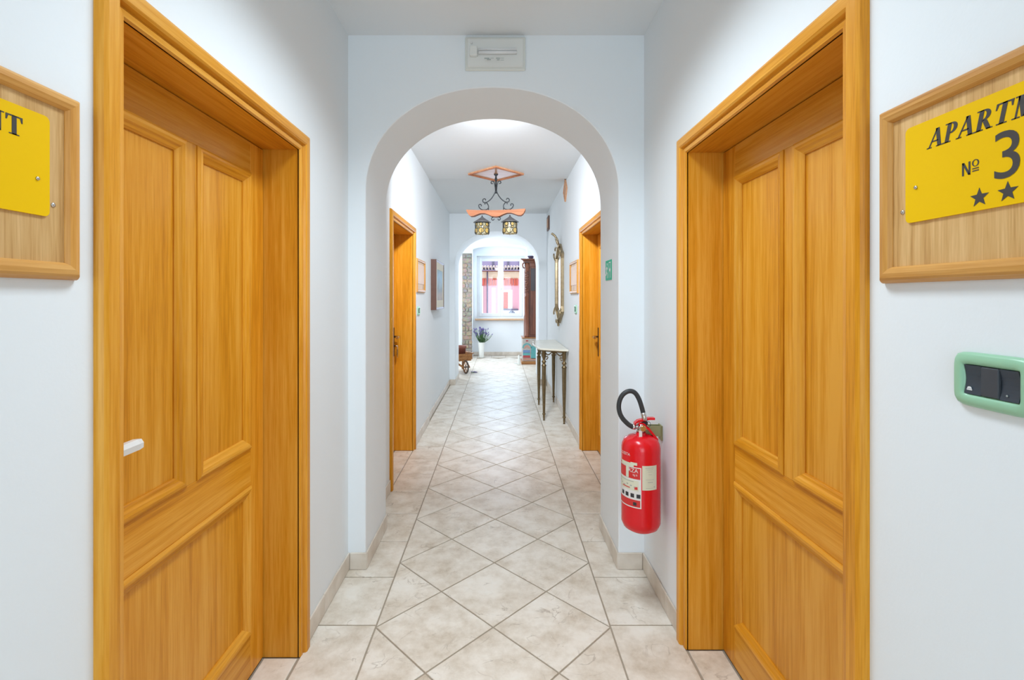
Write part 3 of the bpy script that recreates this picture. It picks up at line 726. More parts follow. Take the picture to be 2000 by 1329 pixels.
# emergency light over the arch ----------------------------------------
r = tag(empty('emergency_light', (-0.0225, YA0, 2.655)), 'white rectangular emergency light on the wall above the near arch', 'lamp')
w2, h2 = 0.155, 0.086
MB().bbox(-w2, w2, -0.012, -0.0005, -h2, h2, 0.004).build('back_box', 'plastic_base', r)
MB().bbox(-w2+0.012, w2-0.012, -0.018, -0.012, -h2+0.014, h2-0.012, 0.002).build('reflector', 'plastic_white', r)
MB().tube([(-0.085, -0.030, -0.003), (0.11, -0.030, -0.003)], 0.008, 10).build('tube', 'tube_white', r)
MB().tube([(-0.085, -0.030, 0.012), (0.11, -0.030, 0.012)], 0.006, 10).build('tube', 'tube_white', r)
MB().bbox(-0.130, -0.092, -0.044, -0.018, -0.022, 0.026, 0.003).build('lamp_holder', 'plastic_white', r)
MB().lathe([(0.006, 0), (0.006, 0.008), (0.003, 0.010)], n=12).build('indicator', 'tube_white', r, (-0.122, -0.018, 0.05), (PI/2, 0, 0))
k = MB()
for q in (rect(-0.055, -0.030, -0.046, -0.040), rect(-0.042, -0.022, -0.052, -0.047), rect(-0.026, -0.008, -0.043, -0.041), rect(0.004, 0.024, -0.045, -0.040), rect(0.008, 0.022, -0.053, -0.048), rect(0.026, 0.044, -0.043, -0.041), rect(0.026, 0.044, -0.053, -0.051)): k.prism(q, -0.0495, -0.0490, 'y')
k.build('printed_mark', 'ink_grey', r)
cv = MB(); o_, i_ = (w2, h2), (w2-0.014, h2-0.012)
def rr(w_, h_, y): return [(p[0], y, p[1]) for p in rounded(-w_, w_, -h_, h_, 0.010, 3)]
lo = [rr(w2-0.002, h2-0.002, -0.012), rr(w2-0.004, h2-0.004, -0.040), rr(w2-0.010, h2-0.010, -0.049)]; n = len(lo[0])
cv.add([p for l in lo for p in l], [(i*n+q, i*n+(q+1) % n, (i+1)*n+(q+1) % n, (i+1)*n+q) for i in range(2) for q in range(n)]+[tuple(range(2*n, 3*n))])
cv.build('cover', 'clear_cover', r)

# fire extinguisher ----------------------------------------------------
EX, EY = 0.6295, 2.15
r = tag(empty('fire_extinguisher', (EX, EY, 0)), 'red fire extinguisher with black hose hanging on the right wall', 'extinguisher')
R = 0.0845
body = [(0.0, 0.366), (0.03, 0.366), (0.055, 0.371), (0.075, 0.384), (R, 0.405), (R, 0.42), (R, 0.735), (R-0.003, 0.752), (R-0.012, 0.770), (R-0.030, 0.783), (0.035, 0.790), (0.022, 0.793), (0.022, 0.800), (0.0, 0.800)]
cyl = MB().lathe(body, n=40, cap=False).build('cylinder', 'extinguisher_red', r)
MB().lathe([(0.0, 0.352), (0.010, 0.354), (0.014, 0.366)], n=12, cap=False).build('foot_nub', 'extinguisher_red', r)
TH0 = math.radians(-106.3)
def patch(rad, p0, p1, z0, z1, n=14):
    """label on the cylinder between angles p0..p1 (deg, negative is to the viewer's left)"""
    v = []; 
    for i in range(n+1):
        t = TH0+math.radians(p0+(p1-p0)*i/n); c, s_ = math.cos(t), math.sin(t)
        v += [(rad*c, rad*s_, z0), (rad*c, rad*s_, z1)]
    return v, [(2*i, 2*i+2, 2*i+3, 2*i+1) for i in range(n)]
def label(nm, mat, prt, items):
    m = MB()
    for it in items: m.add(*patch(*it))
    o = m.build(nm, mat, prt)
    if len(items) > 1: o['kind'] = 'stuff'
    return o
lab = label('warning_label', 'label_white', cyl, [(R+0.0006, -100, 1.5, 0.492, 0.668)])
label('red_header', 'label_red', lab, [(R+0.0010, -98, -1.5, 0.617, 0.664)])
label('red_footer', 'label_red', lab, [(R+0.0010, -98, -1.5, 0.497, 0.527)])
label('pictogram_field', 'label_cream', lab, [(R+0.0010, -94, -6, 0.566, 0.610)])
label('instruction_lines', 'ink_grey', lab, [(R+0.0014, -80+12*i, -74+12*i, 0.588-0.004*(i % 3), 0.592-0.004*(i % 3), 2) for i in range(6)]+[(R+0.0014, -90, -20, 0.604, 0.606)])
label('instruction_line', 'label_red', lab, [(R+0.0014, -62, -32, 0.574, 0.578)]); label('prohibition_mark', 'label_red', lab, [(R+0.0014, -18, -9, 0.572, 0.584, 3)])
label('class_pictograms', 'ink_black', lab, [(R+0.0014, -66+18*i, -55+18*i, 0.536, 0.553, 3) for i in range(4)])
label('footer_mark', 'ink_black', lab, [(R+0.0014, -22, -12, 0.503, 0.517, 3)])
label('torn_sticker', 'label_cream', cyl, [(R+0.0014, -70, -20, 0.668, 0.684), (R+0.0016, -46, -36, 0.618, 0.670), (R+0.0014, -30, -10, 0.676, 0.688)])
lab2 = label('inspection_label', 'label_cream', cyl, [(R+0.0006, 4, 50, 0.573, 0.678)])
label('inspection_lines', 'ink_grey', lab2, [(R+0.0010, 12, 38, 0.668, 0.6695), (R+0.0010, 16, 36, 0.661, 0.662), (R+0.0010, 20, 34, 0.652, 0.653), (R+0.0010, 22, 32, 0.640, 0.641), (R+0.0010, 14, 40, 0.618, 0.619), (R+0.0010, 20, 36, 0.606, 0.608), (R+0.0010, 14, 36, 0.582, 0.583), (R+0.0010, 39, 43, 0.584, 0.588, 2)])
def wrap_text(body, size, p_mid, z, nm, mat, prt, rad):
    v, f = text_polys(body, size); x0 = min(p[0] for p in v); x1 = max(p[0] for p in v); vs_ = []
    for p in v:
        t = TH0+math.radians(p_mid)+(p[0]-(x0+x1)/2)/rad; vs_.append((rad*math.cos(t), rad*math.sin(t), z+p[1]))
    MB().add(vs_, f).build(nm, mat, prt)
wrap_text('RZA', 0.024, -22, 0.645, 'lettering', 'label_white', lab, R+0.0018)
wrap_text('kg 6', 0.012, -16, 0.631, 'lettering', 'label_white', lab, R+0.0018)
wrap_text('OZETA', 0.017, -50, 0.712, 'lettering', 'label_white', cyl, R+0.0008)
k = MB().lathe([(0.018, 0.800), (0.018, 0.812), (0.014, 0.816), (0.014, 0.838)], n=16); k.tube([(-0.002, 0, 0.826), (-0.030, 0, 0.824)], 0.010, 10); k.tube([(0, -0.004, 0.826), (0, -0.03, 0.826)], 0.007, 8)
k.build('valve', 'steel', r)
MB().lathe([(0.013, 0), (0.013, 0.008), (0.011, 0.010)], n=16).build('pressure_gauge', 'brass', r, (0, -0.03, 0.826), (PI/2, 0, 0))
MB().bbox(-0.018, -0.004, -0.036, -0.034, 0.77, 0.815, 0.0005).build('seal_tag', 'label_white', r)
def lever(pts, wd, th):
    m = MB(); up = [(x, z+th) for x, z in pts]
    m.prism(pts+up[::-1], -wd, wd, 'y'); return m
lever([(-0.030, 0.833), (-0.016, 0.846), (0.010, 0.852), (0.036, 0.857), (0.060, 0.857)], 0.012, 0.009).build('top_lever', 'extinguisher_red', r)
lever([(-0.012, 0.832), (0.010, 0.828), (0.030, 0.812), (0.052, 0.785), (0.074, 0.757)], 0.013, 0.015).build('carry_handle', 'extinguisher_red', r)
k = MB().bbox(0.004, 0.030, -0.010, 0.010, 0.832, 0.850, 0.004); k.tube([(0.030+0.010*math.cos(t), -0.013, 0.838+0.012*math.sin(t)) for t in [2*PI*i/14 for i in range(14)]], 0.0012, 5, True); k.build('safety_pin', 'ink_black', r)
hp = [(-0.036, 0.824), (-0.052, 0.832), (-0.067, 0.845), (-0.083, 0.862), (-0.095, 0.884), (-0.101, 0.913), (-0.096, 0.946), (-0.080, 0.973), (-0.053, 0.987), (-0.028, 0.980), (-0.010, 0.952), (0.002, 0.915), (0.010, 0.884)]
def smooth(pts, it=2):
    for _ in range(it):
        q = [pts[0]]
        for a, b in zip(pts, pts[1:]): q += [tuple(0.75*x+0.25*y for x, y in zip(a, b)), tuple(0.25*x+0.75*y for x, y in zip(a, b))]
        pts = q+[pts[-1]]
    return pts
MB().tube(smooth([(x, -0.006, z) for x, z in hp]), 0.0105, 12).build('hose', 'rubber_hose', r)
MB().tube([(-0.026, -0.004, 0.824), (-0.040, -0.006, 0.826)], 0.0115, 12).build('hose_ferrule', 'steel', r)
k = MB(); k.tube([(0.008, -0.006, 0.890), (0.014, -0.006, 0.866), (0.018, -0.006, 0.852)], 0.0115, 12); k.build('hose_ferrule', 'steel', r)
xw = XR-EX
k = MB(); k.bbox(xw-0.006, xw-0.0005, 0.048, 0.098, 0.745, 0.815, 0.002); k.box(0.050, xw-0.006, 0.056, 0.061, 0.765, 0.812); k.box(0.050, xw-0.006, 0.084, 0.089, 0.765, 0.812); k.box(0.046, 0.052, 0.030, 0.089, 0.790, 0.812); k.box(0.010, 0.046, 0.012, 0.032, 0.795, 0.808)
k.build('wall_bracket', 'olive_metal', r)

# ------------------------------------------------------------ pendant lamp
LX, LY = -0.040, 5.17
r = tag(empty('pendant_lamp', (LX, LY, 0), -0.10), 'wrought iron pendant lamp with wooden beam and two amber glass lanterns', 'lamp')
dz = ZC-0.016
pl = MB()
a_, b_ = 0.30, 0.275
pl.prism([(0, -a_), (a_, 0), (0, a_), (-a_, 0)], dz-0.012, dz-0.0005, 'z'); pl.build('ceiling_plate', 'diamond_wood', r, None, (0, 0, 0.10))
for i in range(4):      # raised border of the plate, mitred
    c = [(0, -1), (1, 0), (0, 1), (-1, 0)]; p, q = c[i], c[(i+1) % 4]
    MB().prism([(p[0]*a_, p[1]*a_), (q[0]*a_, q[1]*a_), (q[0]*b_, q[1]*b_), (p[0]*b_, p[1]*b_)], dz-0.022, dz-0.012, 'z').build('plate_border', 'beam_wood', r, None, (0, 0, 0.10))
k = MB().lathe([(0.022, dz-0.012), (0.022, dz-0.020), (0.010, dz-0.030), (0.010, dz-0.055), (0.014, dz-0.06), (0.014, dz-0.075), (0.008, dz-0.08), (0.008, 2.545)], n=12); k.build('stem', 'iron', r)
def spiral(cx, cz, r0, r1, a0, a1, n=16):
    return [(cx+(r0+(r1-r0)*i/n)*math.cos(a0+(a1-a0)*i/n), 0, cz+(r0+(r1-r0)*i/n)*math.sin(a0+(a1-a0)*i/n)) for i in range(n+1)]
def mir(pts, s_): return [(s_*p[0], p[1], p[2]) for p in pts]
for s_ in (-1, 1):
    top = [(0.004, 0, 2.52), (0.010, 0, 2.60), (0.022, 0, 2.645)]+spiral(0.040, 2.635, 0.020, 0.006, PI*0.8, -PI*0.75)
    MB().tube(mir(smooth(top, 1), s_), 0.0055, 7).build('scroll', 'iron', r)
    arm = [(0.004, 0, 2.56), (0.012, 0, 2.525), (0.035, 0, 2.485), (0.065, 0, 2.450), (0.098, 0, 2.428), (0.118, 0, 2.425)]+spiral(0.122, 2.450, 0.026, 0.008, -PI*0.35, PI*1.05)
    MB().tube(mir(smooth(arm, 1), s_), 0.0055, 7).build('arm', 'iron', r)
    low = spiral(0.112, 2.408, 0.005, 0.020, -PI*0.2, PI*0.95, 10)+[(0.080, 0, 2.390), (0.082, 0, 2.365), (0.098, 0, 2.350), (0.125, 0, 2.343), (0.155, 0, 2.348), (0.178, 0, 2.365), (0.186, 0, 2.385)]+spiral(0.168, 2.392, 0.020, 0.006, 0, PI*1.3, 12)
    MB().tube(mir(smooth(low, 1), s_), 0.0055, 7).build('scroll', 'iron', r)
    MB().tube(mir([(0.082, 0, 2.38), (0.079, 0, 2.30)], s_), 0.004, 6).build('tie_rod', 'iron', r)
    und = spiral(0.035, 2.245, 0.005, 0.018, PI*0.9, -PI*0.4, 10)[::1]
    und = [(0.0, 0, 2.276), (0.020, 0, 2.274), (0.040, 0, 2.262)]+spiral(0.030, 2.246, 0.020, 0.006, PI*0.3, -PI*1.1, 12)
    MB().tube(mir(smooth(und, 1), s_), 0.0048, 7).build('scroll', 'iron', r)
    MB().tube([(s_*0.15, 0, 2.285), (s_*0.15, 0, 2.262)], 0.006, 8).build('hook', 'iron', r)
half = [(0, 2.266), (0.04, 2.270), (0.085, 2.292), (0.12, 2.304), (0.165, 2.304), (0.20, 2.292), (0.235, 2.278), (0.270, 2.276), (0.292, 2.292), (0.312, 2.325), (0.316, 2.346)]
upper = [(0.316, 2.346), (0.20, 2.338), (0, 2.334)]
outl = half+upper[1:]+[(-x, z) for x, z in upper[:-1][::-1]]+[(-x, z) for x, z in half[1:-1][::-1]]
be = MB()
# beam outline split into convex columns so the scalloped underside renders cleanly
def interp(tab, x):
    for (x0, z0), (x1, z1) in zip(tab, tab[1:]):
        if x0 <= x <= x1: return z0+(z1-z0)*(x-x0)/(x1-x0) if x1 > x0 else z0
    return tab[-1][1]
xs = sorted({-x for x, _ in half} | {x for x, _ in half} | {-0.2, 0.2})
up_t = [(0, 2.334), (0.20, 2.338), (0.316, 2.346)]
nb = len(xs); v = []
for x in xs:
    zb, zt = interp(half, abs(x)), interp(up_t, abs(x))
    if abs(x) > 0.315: zb = 2.338
    v += [(x, -0.040, zb), (x, -0.040, zt), (x, 0.040, zt), (x, 0.040, zb)]
f = [(0, 1, 2, 3), tuple(4*(nb-1)+q for q in (3, 2, 1, 0))]
for i in range(nb-1):
    for q in range(4): f.append((4*i+q, 4*i+(q+1) % 4, 4*i+4+(q+1) % 4, 4*i+4+q))
be.add(v, f); be.build('beam', 'beam_wood', r)
for s_ in (-1, 1):
    x = s_*0.150; z1 = 2.213
    lan = MB().lathe([(0.0, 2.272), (0.012, 2.270), (0.020, 2.262), (0.055, 2.238), (0.095, 2.213), (0.096, 2.209), (0.088, 2.207), (0.0, 2.216)], x, 0, 20, False, False).build('lantern_roof', 'roof_iron', r)
    MB().lathe([(0.066, 2.208), (0.068, 2.16), (0.070, 2.085)], x, 0, 20, False).build('glass', 'amber_glass', lan)
    n8 = 7
    for row, (z, rad, off) in enumerate(((2.184, 0.019, 0.5 if s_ > 0 else 0), (2.118, 0.029, 0.0), (2.154, 0.011, 0.5))):
        for q in range(n8):
            t = 2*PI*(q+off+0.25)/n8; c, s2 = math.cos(t), math.sin(t); rr_ = 0.0695
            m = MB(); ring = [(x+rr_*c-s2*rad*math.cos(g), rr_*s2+c*rad*math.cos(g), z+rad*math.sin(g)) for g in [2*PI*i/12 for i in range(12)]]
            out_ = [(p[0]+0.005*c, p[1]+0.005*s2, p[2]) for p in ring]
            m.add(ring+out_, [tuple(range(12)), tuple(range(12, 24))]+[(i, (i+1) % 12, 12+(i+1) % 12, 12+i) for i in range(12)])
            m.build('roundel', 'amber_roundel', lan)
            lead = MB().tube([(x+(rr_+0.004)*c-s2*rad*math.cos(g), (rr_+0.004)*s2+c*rad*math.cos(g), z+rad*math.sin(g)) for g in [2*PI*i/12 for i in range(12)]], 0.0034, 5, True)
            lead.build('lead_ring', 'iron', lan)
    cg = MB()
    for q in range(6):
        t = 2*PI*(q+0.5)/6+0.1; c, s2 = math.cos(t), math.sin(t)
        cg.tube([(x+0.070*c, 0.070*s2, 2.21), (x+0.078*c, 0.078*s2, 2.175), (x+0.072*c, 0.072*s2, 2.14), (x+0.079*c, 0.079*s2, 2.11), (x+0.076*c, 0.076*s2, 2.082)], 0.0032, 6)
    cg.tube([(x+0.071*math.cos(t), 0.071*math.sin(t), 2.204) for t in [2*PI*i/20 for i in range(20)]], 0.004, 6, True)
    cg.build('cage', 'iron', lan)
    MB().lathe([(0.0, 2.205), (0.014, 2.204), (0.014, 2.185), (0.0, 2.184)], x, 0, 10, False).build('lamp_socket', 'iron', lan)

# wall plaques ---------------------------------------------------------
r = tag(empty('diamond_plaque', (XR2, 5.50, 2.705-0.05), -PI/2), 'brown wooden diamond plaque high on the right wall above the mirror', 'plaque')
q = 0.128
MB().prism([(0, -q), (q, 0), (0, q), (-q, 0)], -0.012, -0.0005, 'y').build('board', 'diamond_wood', r)
for i in range(4):
    c = [(0, -1), (1, 0), (0, 1), (-1, 0)]; p, t = c[i], c[(i+1) % 4]; q2 = 0.108
    MB().prism([(p[0]*q, p[1]*q), (t[0]*q, t[1]*q), (t[0]*q2, t[1]*q2), (p[0]*q2, p[1]*q2)], -0.018, -0.012, 'y').build('border', 'diamond_wood', r)
r.location = (XR2, 5.50, 2.59+0.035)
r = tag(empty('square_plaque', (XR2, 7.42, 2.545), -PI/2), 'square brown wooden cover on the right wall next to the far arch', 'plaque')
MB().bbox(-0.12, 0.12, -0.022, -0.0005, -0.105, 0.105, 0.003).build('board', 'frame_dark', r)
MB().bbox(-0.085, 0.085, -0.027, -0.022, -0.07, 0.07, 0.002).build('inner_panel', 'diamond_wood', r)

# painting -------------------------------------------------------------
PXW = XL3
r = tag(empty('framed_painting', (PXW, 6.05, 1.555), PI/2), 'landscape painting in a deep dark brown box frame on the left wall', 'painting')
pw, ph, dp = 0.39, 0.30, 0.066
PF = [(0, 0.0), (0, dp-0.007), (0.008, dp-0.003), (0.016, dp), (0.026, dp), (0.028, dp-0.004), (0.028, 0.0)]
for s_ in 'LRTB': frame_side(MB(), s_, -pw+0.028, -ph+0.028, pw-0.028, ph-0.028, PF).build('frame_side', 'frame_dark', r)
MB().box(-pw+0.028, pw-0.028, -0.056, -0.001, -ph+0.028, ph-0.028).build('backing', 'painting_mat', r)
MT = [(0, 0.056), (0, 0.058), (0.004, 0.060), (0.085, 0.060), (0.085, 0.056)]
for s_ in 'LRTB': frame_side(MB(), s_, -pw+0.113, -ph+0.113, pw-0.113, ph-0.113, MT).build('mount_side', 'painting_mat', r)
MB().box(-pw+0.112, pw-0.112, -0.0575, -0.056, -ph+0.112, ph-0.112).build('canvas', 'painted_landscape', r)

# mirror ---------------------------------------------------------------
r = tag(empty('wall_mirror', (XR2, 5.98, 0), -PI/2), 'tall pointed mirror in an ornate gilt frame above the console table', 'mirror')
hw = 0.315
half = [(0.0, 1.085), (0.05, 1.11), (0.13, 1.15), (0.22, 1.185), (0.28, 1.205), (hw, 1.235), (hw-0.012, 1.30), (hw-0.012, 1.60), (hw-0.012, 1.87), (hw, 1.925), (0.26, 1.955), (0.20, 1.975), (0.14, 2.015), (0.07, 2.060), (0.0, 2.075)]
outl = half+[(-x, z) for x, z in half[1:-1][::-1]]
cz = 1.58
inn = [(x*0.89, cz+(z-cz)*0.93) for x, z in outl]
n = len(outl)
fr = MB()
lo = [[(x, -0.0005, z) for x, z in outl], [(x, -0.022, z) for x, z in outl], [(x*0.985, -0.034, cz+(z-cz)*0.99) for x, z in outl], [(x*0.94, -0.040, cz+(z-cz)*0.962) for x, z in outl], [(x*0.905, -0.034, cz+(z-cz)*0.938) for x, z in outl], [(x, -0.012, z) for x, z in inn]]
fr.add([p for l in lo for p in l], [(i*n+q, i*n+(q+1) % n, (i+1)*n+(q+1) % n, (i+1)*n+q) for i in range(5) for q in range(n)])
fr.build('frame', 'gilt', r)
gl = MB(); m = [(x*1.02, -0.015, cz+(z-cz)*1.005) for x, z in inn]
gl.add([(0, -0.015, cz)]+m, [(0, 1+i, 1+(i+1) % n) for i in range(n)]); gl.build('mirror_glass', 'mirror', r)
k = MB()
for s_ in (-1, 1):
    k.tube(smooth([(s_*0.02, -0.03, 2.06), (s_*0.06, -0.04, 2.09), (s_*0.07, -0.05, 2.125), (s_*0.045, -0.06, 2.14), (s_*0.03, -0.055, 2.12)]), 0.010, 7)
    k.tube(smooth([(s_*0.12, -0.03, 2.02), (s_*0.17, -0.045, 2.045), (s_*0.19, -0.05, 2.02), (s_*0.165, -0.05, 2.00)]), 0.009, 7)
k.tube(smooth([(0, -0.03, 2.055), (0, -0.05, 2.10), (0.0, -0.055, 2.14), (0, -0.075, 2.175), (0, -0.115, 2.20)]), [0.022]+[0.020]*4+[0.018]*4+[0.014]*4+[0.006]*4 if False else 0.014, 8)
k.build('crest', 'gilt', r)
k = MB()
for s_ in (-1, 1):
    k.tube(smooth([(s_*0.02, -0.03, 1.10), (s_*0.06, -0.045, 1.085), (s_*0.075, -0.05, 1.11), (s_*0.05, -0.05, 1.125)]), 0.010, 7)
k.lathe([(0.0, 1.045), (0.012, 1.05), (0.016, 1.065), (0.012, 1.08), (0.022, 1.095), (0.018, 1.115)], 0, -0.03, 10)
k.build('drop_ornament', 'gilt', r)
for s_ in (-1, 1):
    for z, d_ in ((1.925, 1), (1.235, -1)):
        k = MB(); k.tube(smooth([(s_*(hw-0.03), -0.03, z-d_*0.05), (s_*hw, -0.045, z-d_*0.01), (s_*(hw+0.012), -0.05, z+d_*0.03), (s_*(hw-0.012), -0.05, z+d_*0.045)]), 0.011, 7)
        k.build('corner_leaf', 'gilt', r)

# console table ----------------------------------------------------------
r = tag(empty('console_table', (0, 0, 0)), 'slim console table with cream marble top and bronze tapering legs', 'table')
TZ = 0.832
front = [(0.750, 5.26), (0.680, 5.275), (0.600, 5.33), (0.520, 5.37), (0.455, 5.42), (0.428, 5.50), (0.440, 5.60), (0.418, 5.75), (0.405, 5.915)]
poly = front+[(x, 11.83-y) for x, y in front[:-1][::-1]]
k = MB(); n = len(poly); cxp, cyp = 0.6, 5.915
def lp_(s_, z): return [(0.756-(0.756-x)*s_, cyp+(y-cyp)*s_, z) for x, y in poly]
lo = [lp_(0.985, TZ-0.022), lp_(1.0, TZ-0.016), lp_(1.0, TZ-0.005), lp_(0.985, TZ)]
k.add([p for l in lo for p in l], [(i*n+q, i*n+(q+1) % n, (i+1)*n+(q+1) % n, (i+1)*n+q) for i in range(3) for q in range(n)]+[tuple(range(n)), tuple(range(3*n, 4*n))])
k.build('marble_top', 'marble_cream', r)
legs = [(0.512, 6.31), (0.505, 5.50), (0.715, 5.345), (0.722, 6.46)]
for (x, y) in legs:
    lg = MB().lathe([(0.022, 0.808), (0.030, 0.800), (0.022, 0.785), (0.024, 0.73), (0.016, 0.705), (0.014, 0.690), (0.026, 0.675), (0.026, 0.667), (0.017, 0.655), (0.017, 0.642), (0.028, 0.632), (0.028, 0.622), (0.024, 0.615)], x, y, 14).build('leg', 'bronze', r)
    k = MB(); n = 16; v = []
    prof = [(0.024, 0.615), (0.022, 0.40), (0.0135, 0.085)]
    for R_, z in prof:
        for q in range(n):
            rr_ = R_*(1.0 if q % 2 == 0 else 0.82); t = 2*PI*q/n; v.append((x+rr_*math.cos(t), y+rr_*math.sin(t), z))
    k.add(v, [(i*n+q, i*n+(q+1) % n, (i+1)*n+(q+1) % n, (i+1)*n+q) for i in range(2) for q in range(n)]); k.build('fluted_shaft', 'bronze', lg)
    MB().lathe([(0.0135, 0.085), (0.019, 0.080), (0.019, 0.068), (0.011, 0.058), (0.013, 0.045), (0.009, 0.010), (0.013, 0.004), (0.012, 0.0005)], x, y, 12).build('foot', 'bronze', lg)
def apron(a, b, nm='apron'):
    a, b = Vector((*a, 0)), Vector((*b, 0)); L = (b-a).length; u = (b-a)/L; k = MB()
    def T(s_, z): p = a+u*s_; return (p.x, p.y, z)
    nrm = Vector((-u.y, u.x, 0))*0.006
    for z0, z1 in ((0.788, 0.806),):
        p, q = a, b
        k.add([tuple(p+nrm+Vector((0, 0, z0))), tuple(q+nrm+Vector((0, 0, z0))), tuple(q-nrm+Vector((0, 0, z0))), tuple(p-nrm+Vector((0, 0, z0))), tuple(p+nrm+Vector((0, 0, z1))), tuple(q+nrm+Vector((0, 0, z1))), tuple(q-nrm+Vector((0, 0, z1))), tuple(p-nrm+Vector((0, 0, z1)))], [(0, 1, 2, 3), (4, 5, 6, 7), (0, 1, 5, 4), (1, 2, 6, 5), (2, 3, 7, 6), (3, 0, 4, 7)])
    m = max(1, round(L/0.27)); st = L/m
    for i in range(m):
        o_ = i*st
        for s_ in (0, 1):
            def X(t): return o_+(t if s_ == 0 else st-t)
            pts = [(X(0.025), 0.70), (X(0.045), 0.705), (X(0.055), 0.725), (X(0.040), 0.738), (X(0.032), 0.722)]
            k.tube([T(*p) for p in smooth(pts)], 0.006, 6)
            pts = [(X(0.020), 0.775), (X(0.045), 0.748), (X(0.075), 0.760), (X(0.10), 0.785), (X(0.12), 0.775), (X(0.115), 0.757), (X(0.10), 0.762)]
            k.tube([T(*p) for p in smooth(pts)], 0.0065, 6)
    k.build(nm, 'bronze', r)
apron((0.505, 5.50), (0.512, 6.31)); apron((0.505, 5.50), (0.715, 5.345)); apron((0.512, 6.31), (0.722, 6.46))

# ------------------------------------------------------------ far room
# window
wn = structure(empty('window_1', (0, 0, 0)))
y0, y1 = YE+0.06, YE+0.13
def wbar(nm, x0, x1, z0, z1, p=wn, ya=y0, yb=y1): return MB().bbox(x0, x1, ya, yb, z0, z1, 0.004).build(nm, 'window_white', p)
wbar('frame_stile', WX0, WX0+0.055, WZ0, WZ1); wbar('frame_stile', WX1-0.055, WX1, WZ0, WZ1); wbar('frame_rail', WX0+0.055, WX1-0.055, WZ1-0.05, WZ1); wbar('frame_rail', WX0+0.055, WX1-0.055, WZ0, WZ0+0.045)
xm = 0.025
for (a, b) in ((WX0+0.055, xm), (xm, WX1-0.055)):
    s0 = 0.068
    sash = wbar('sash_stile', a+0.001, a+s0, WZ0+0.046, WZ1-0.051, wn, y0-0.012, y1-0.015)
    wbar('sash_stile', b-s0, b-0.001, WZ0+0.046, WZ1-0.051, wn, y0-0.012, y1-0.015)
    wbar('sash_rail', a+s0, b-s0, WZ1-0.051-0.075, WZ1-0.051, wn, y0-0.012, y1-0.015); wbar('sash_rail', a+s0, b-s0, WZ0+0.046, WZ0+0.046+0.078, wn, y0-0.012, y1-0.015)
    MB().box(a+s0, b-s0, y0+0.02, y0+0.026, WZ0+0.124, WZ1-0.126).build('pane', 'pane_glass', wn)
MB().bbox(xm-0.008, xm+0.008, y0-0.055, y0-0.012, 1.60, 1.63, 0.004).build('window_handle', 'steel', wn)
k = MB(); k.bbox(-0.60, 0.615, YE-0.13, YE+0.06, WZ0-0.045, WZ0-0.001, 0.010); structure(k.build('trim_sill', 'sill_wood'))
# added unseen window behind the camera, framing the fill light
w2_ = structure(empty('added_window_rear', (0, 0, 0)))
for nm, q in (('frame_stile', (-0.70, -0.64, 0.25, 2.65)), ('frame_stile', (0.60, 0.66, 0.25, 2.65)), ('frame_stile', (-0.05, 0.01, 0.31, 2.59)), ('frame_rail', (-0.64, 0.60, 0.25, 0.31)), ('frame_rail', (-0.64, 0.60, 2.59, 2.65))):
    MB().bbox(q[0], q[1], YBACK-0.16, YBACK-0.09, q[2], q[3], 0.004).build(nm, 'window_white', w2_)
for a, b in ((-0.64, -0.05), (0.01, 0.60)): MB().box(a, b, YBACK-0.13, YBACK-0.124, 0.31, 2.59).build('pane', 'pane_glass', w2_)

# added window frame on the solid far room wall, around the side fill
w3_ = structure(empty('added_window_side', (XB0, 9.9, 1.6)))
for nm, q in (('frame_stile', (-0.66, -0.60, -0.71, 0.71)), ('frame_stile', (0.60, 0.66, -0.71, 0.71)), ('frame_rail', (-0.60, 0.60, 0.65, 0.71)), ('frame_rail', (-0.60, 0.60, -0.71, -0.65)), ('frame_stile', (-0.03, 0.03, -0.65, 0.65))):
    MB().bbox(0.0005, 0.05, q[0], q[1], q[2], q[3], 0.004).build(nm, 'window_white', w3_)
for a, b in ((-0.60, -0.03), (0.03, 0.60)): MB().box(0.012, 0.018, a, b, -0.65, 0.65).build('pane', 'pane_glass', w3_)

# exposed stone strip
st = tag(empty('stone_strip', (-0.753, YW, 0)), 'strip of exposed rough stone masonry left of the far window', 'masonry')
MB().box(-0.118, 0.112, -0.022, -0.0005, 0.0, 2.43).build('mortar_bed', 'mortar', st)
rs = random.Random(3); z = 0.01
while z < 2.36:
    hh = rs.uniform(0.07, 0.14); hh = min(hh, 2.43-z); x = -0.122
    split = rs.choice([(1.0,), (0.55, 0.45), (0.4, 0.6), (0.35, 0.3, 0.35)])
    for wd in split:
        ww = wd*0.24; m = MB(); n = 9
        cx, czz = x+ww/2, z+hh/2
        ring = []
        for i in range(n):
            t = 2*PI*i/n; c, s_ = math.cos(t), math.sin(t); e = 0.62
            ring.append((cx+(ww/2-0.0015)*math.copysign(abs(c)**e, c)*rs.uniform(0.84, 1.08), czz+(hh/2-0.0015)*math.copysign(abs(s_)**e, s_)*rs.uniform(0.84, 1.08)))
        pr = rs.uniform(0.034, 0.055)
        v = [(p[0], -0.015, p[1]) for p in ring]+[(p[0], -pr+0.012, p[1]) for p in ring]+[(cx+(p[0]-cx)*0.78, -pr+rs.uniform(-0.004, 0.004), czz+(p[1]-czz)*0.78) for p in ring]
        m.add(v, [(i*n+q, i*n+(q+1) % n, (i+1)*n+(q+1) % n, (i+1)*n+q) for i in range(2) for q in range(n)]+[tuple(range(2*n, 3*n))])
        m.build('stone', 'stone', st); x += ww
    z += hh

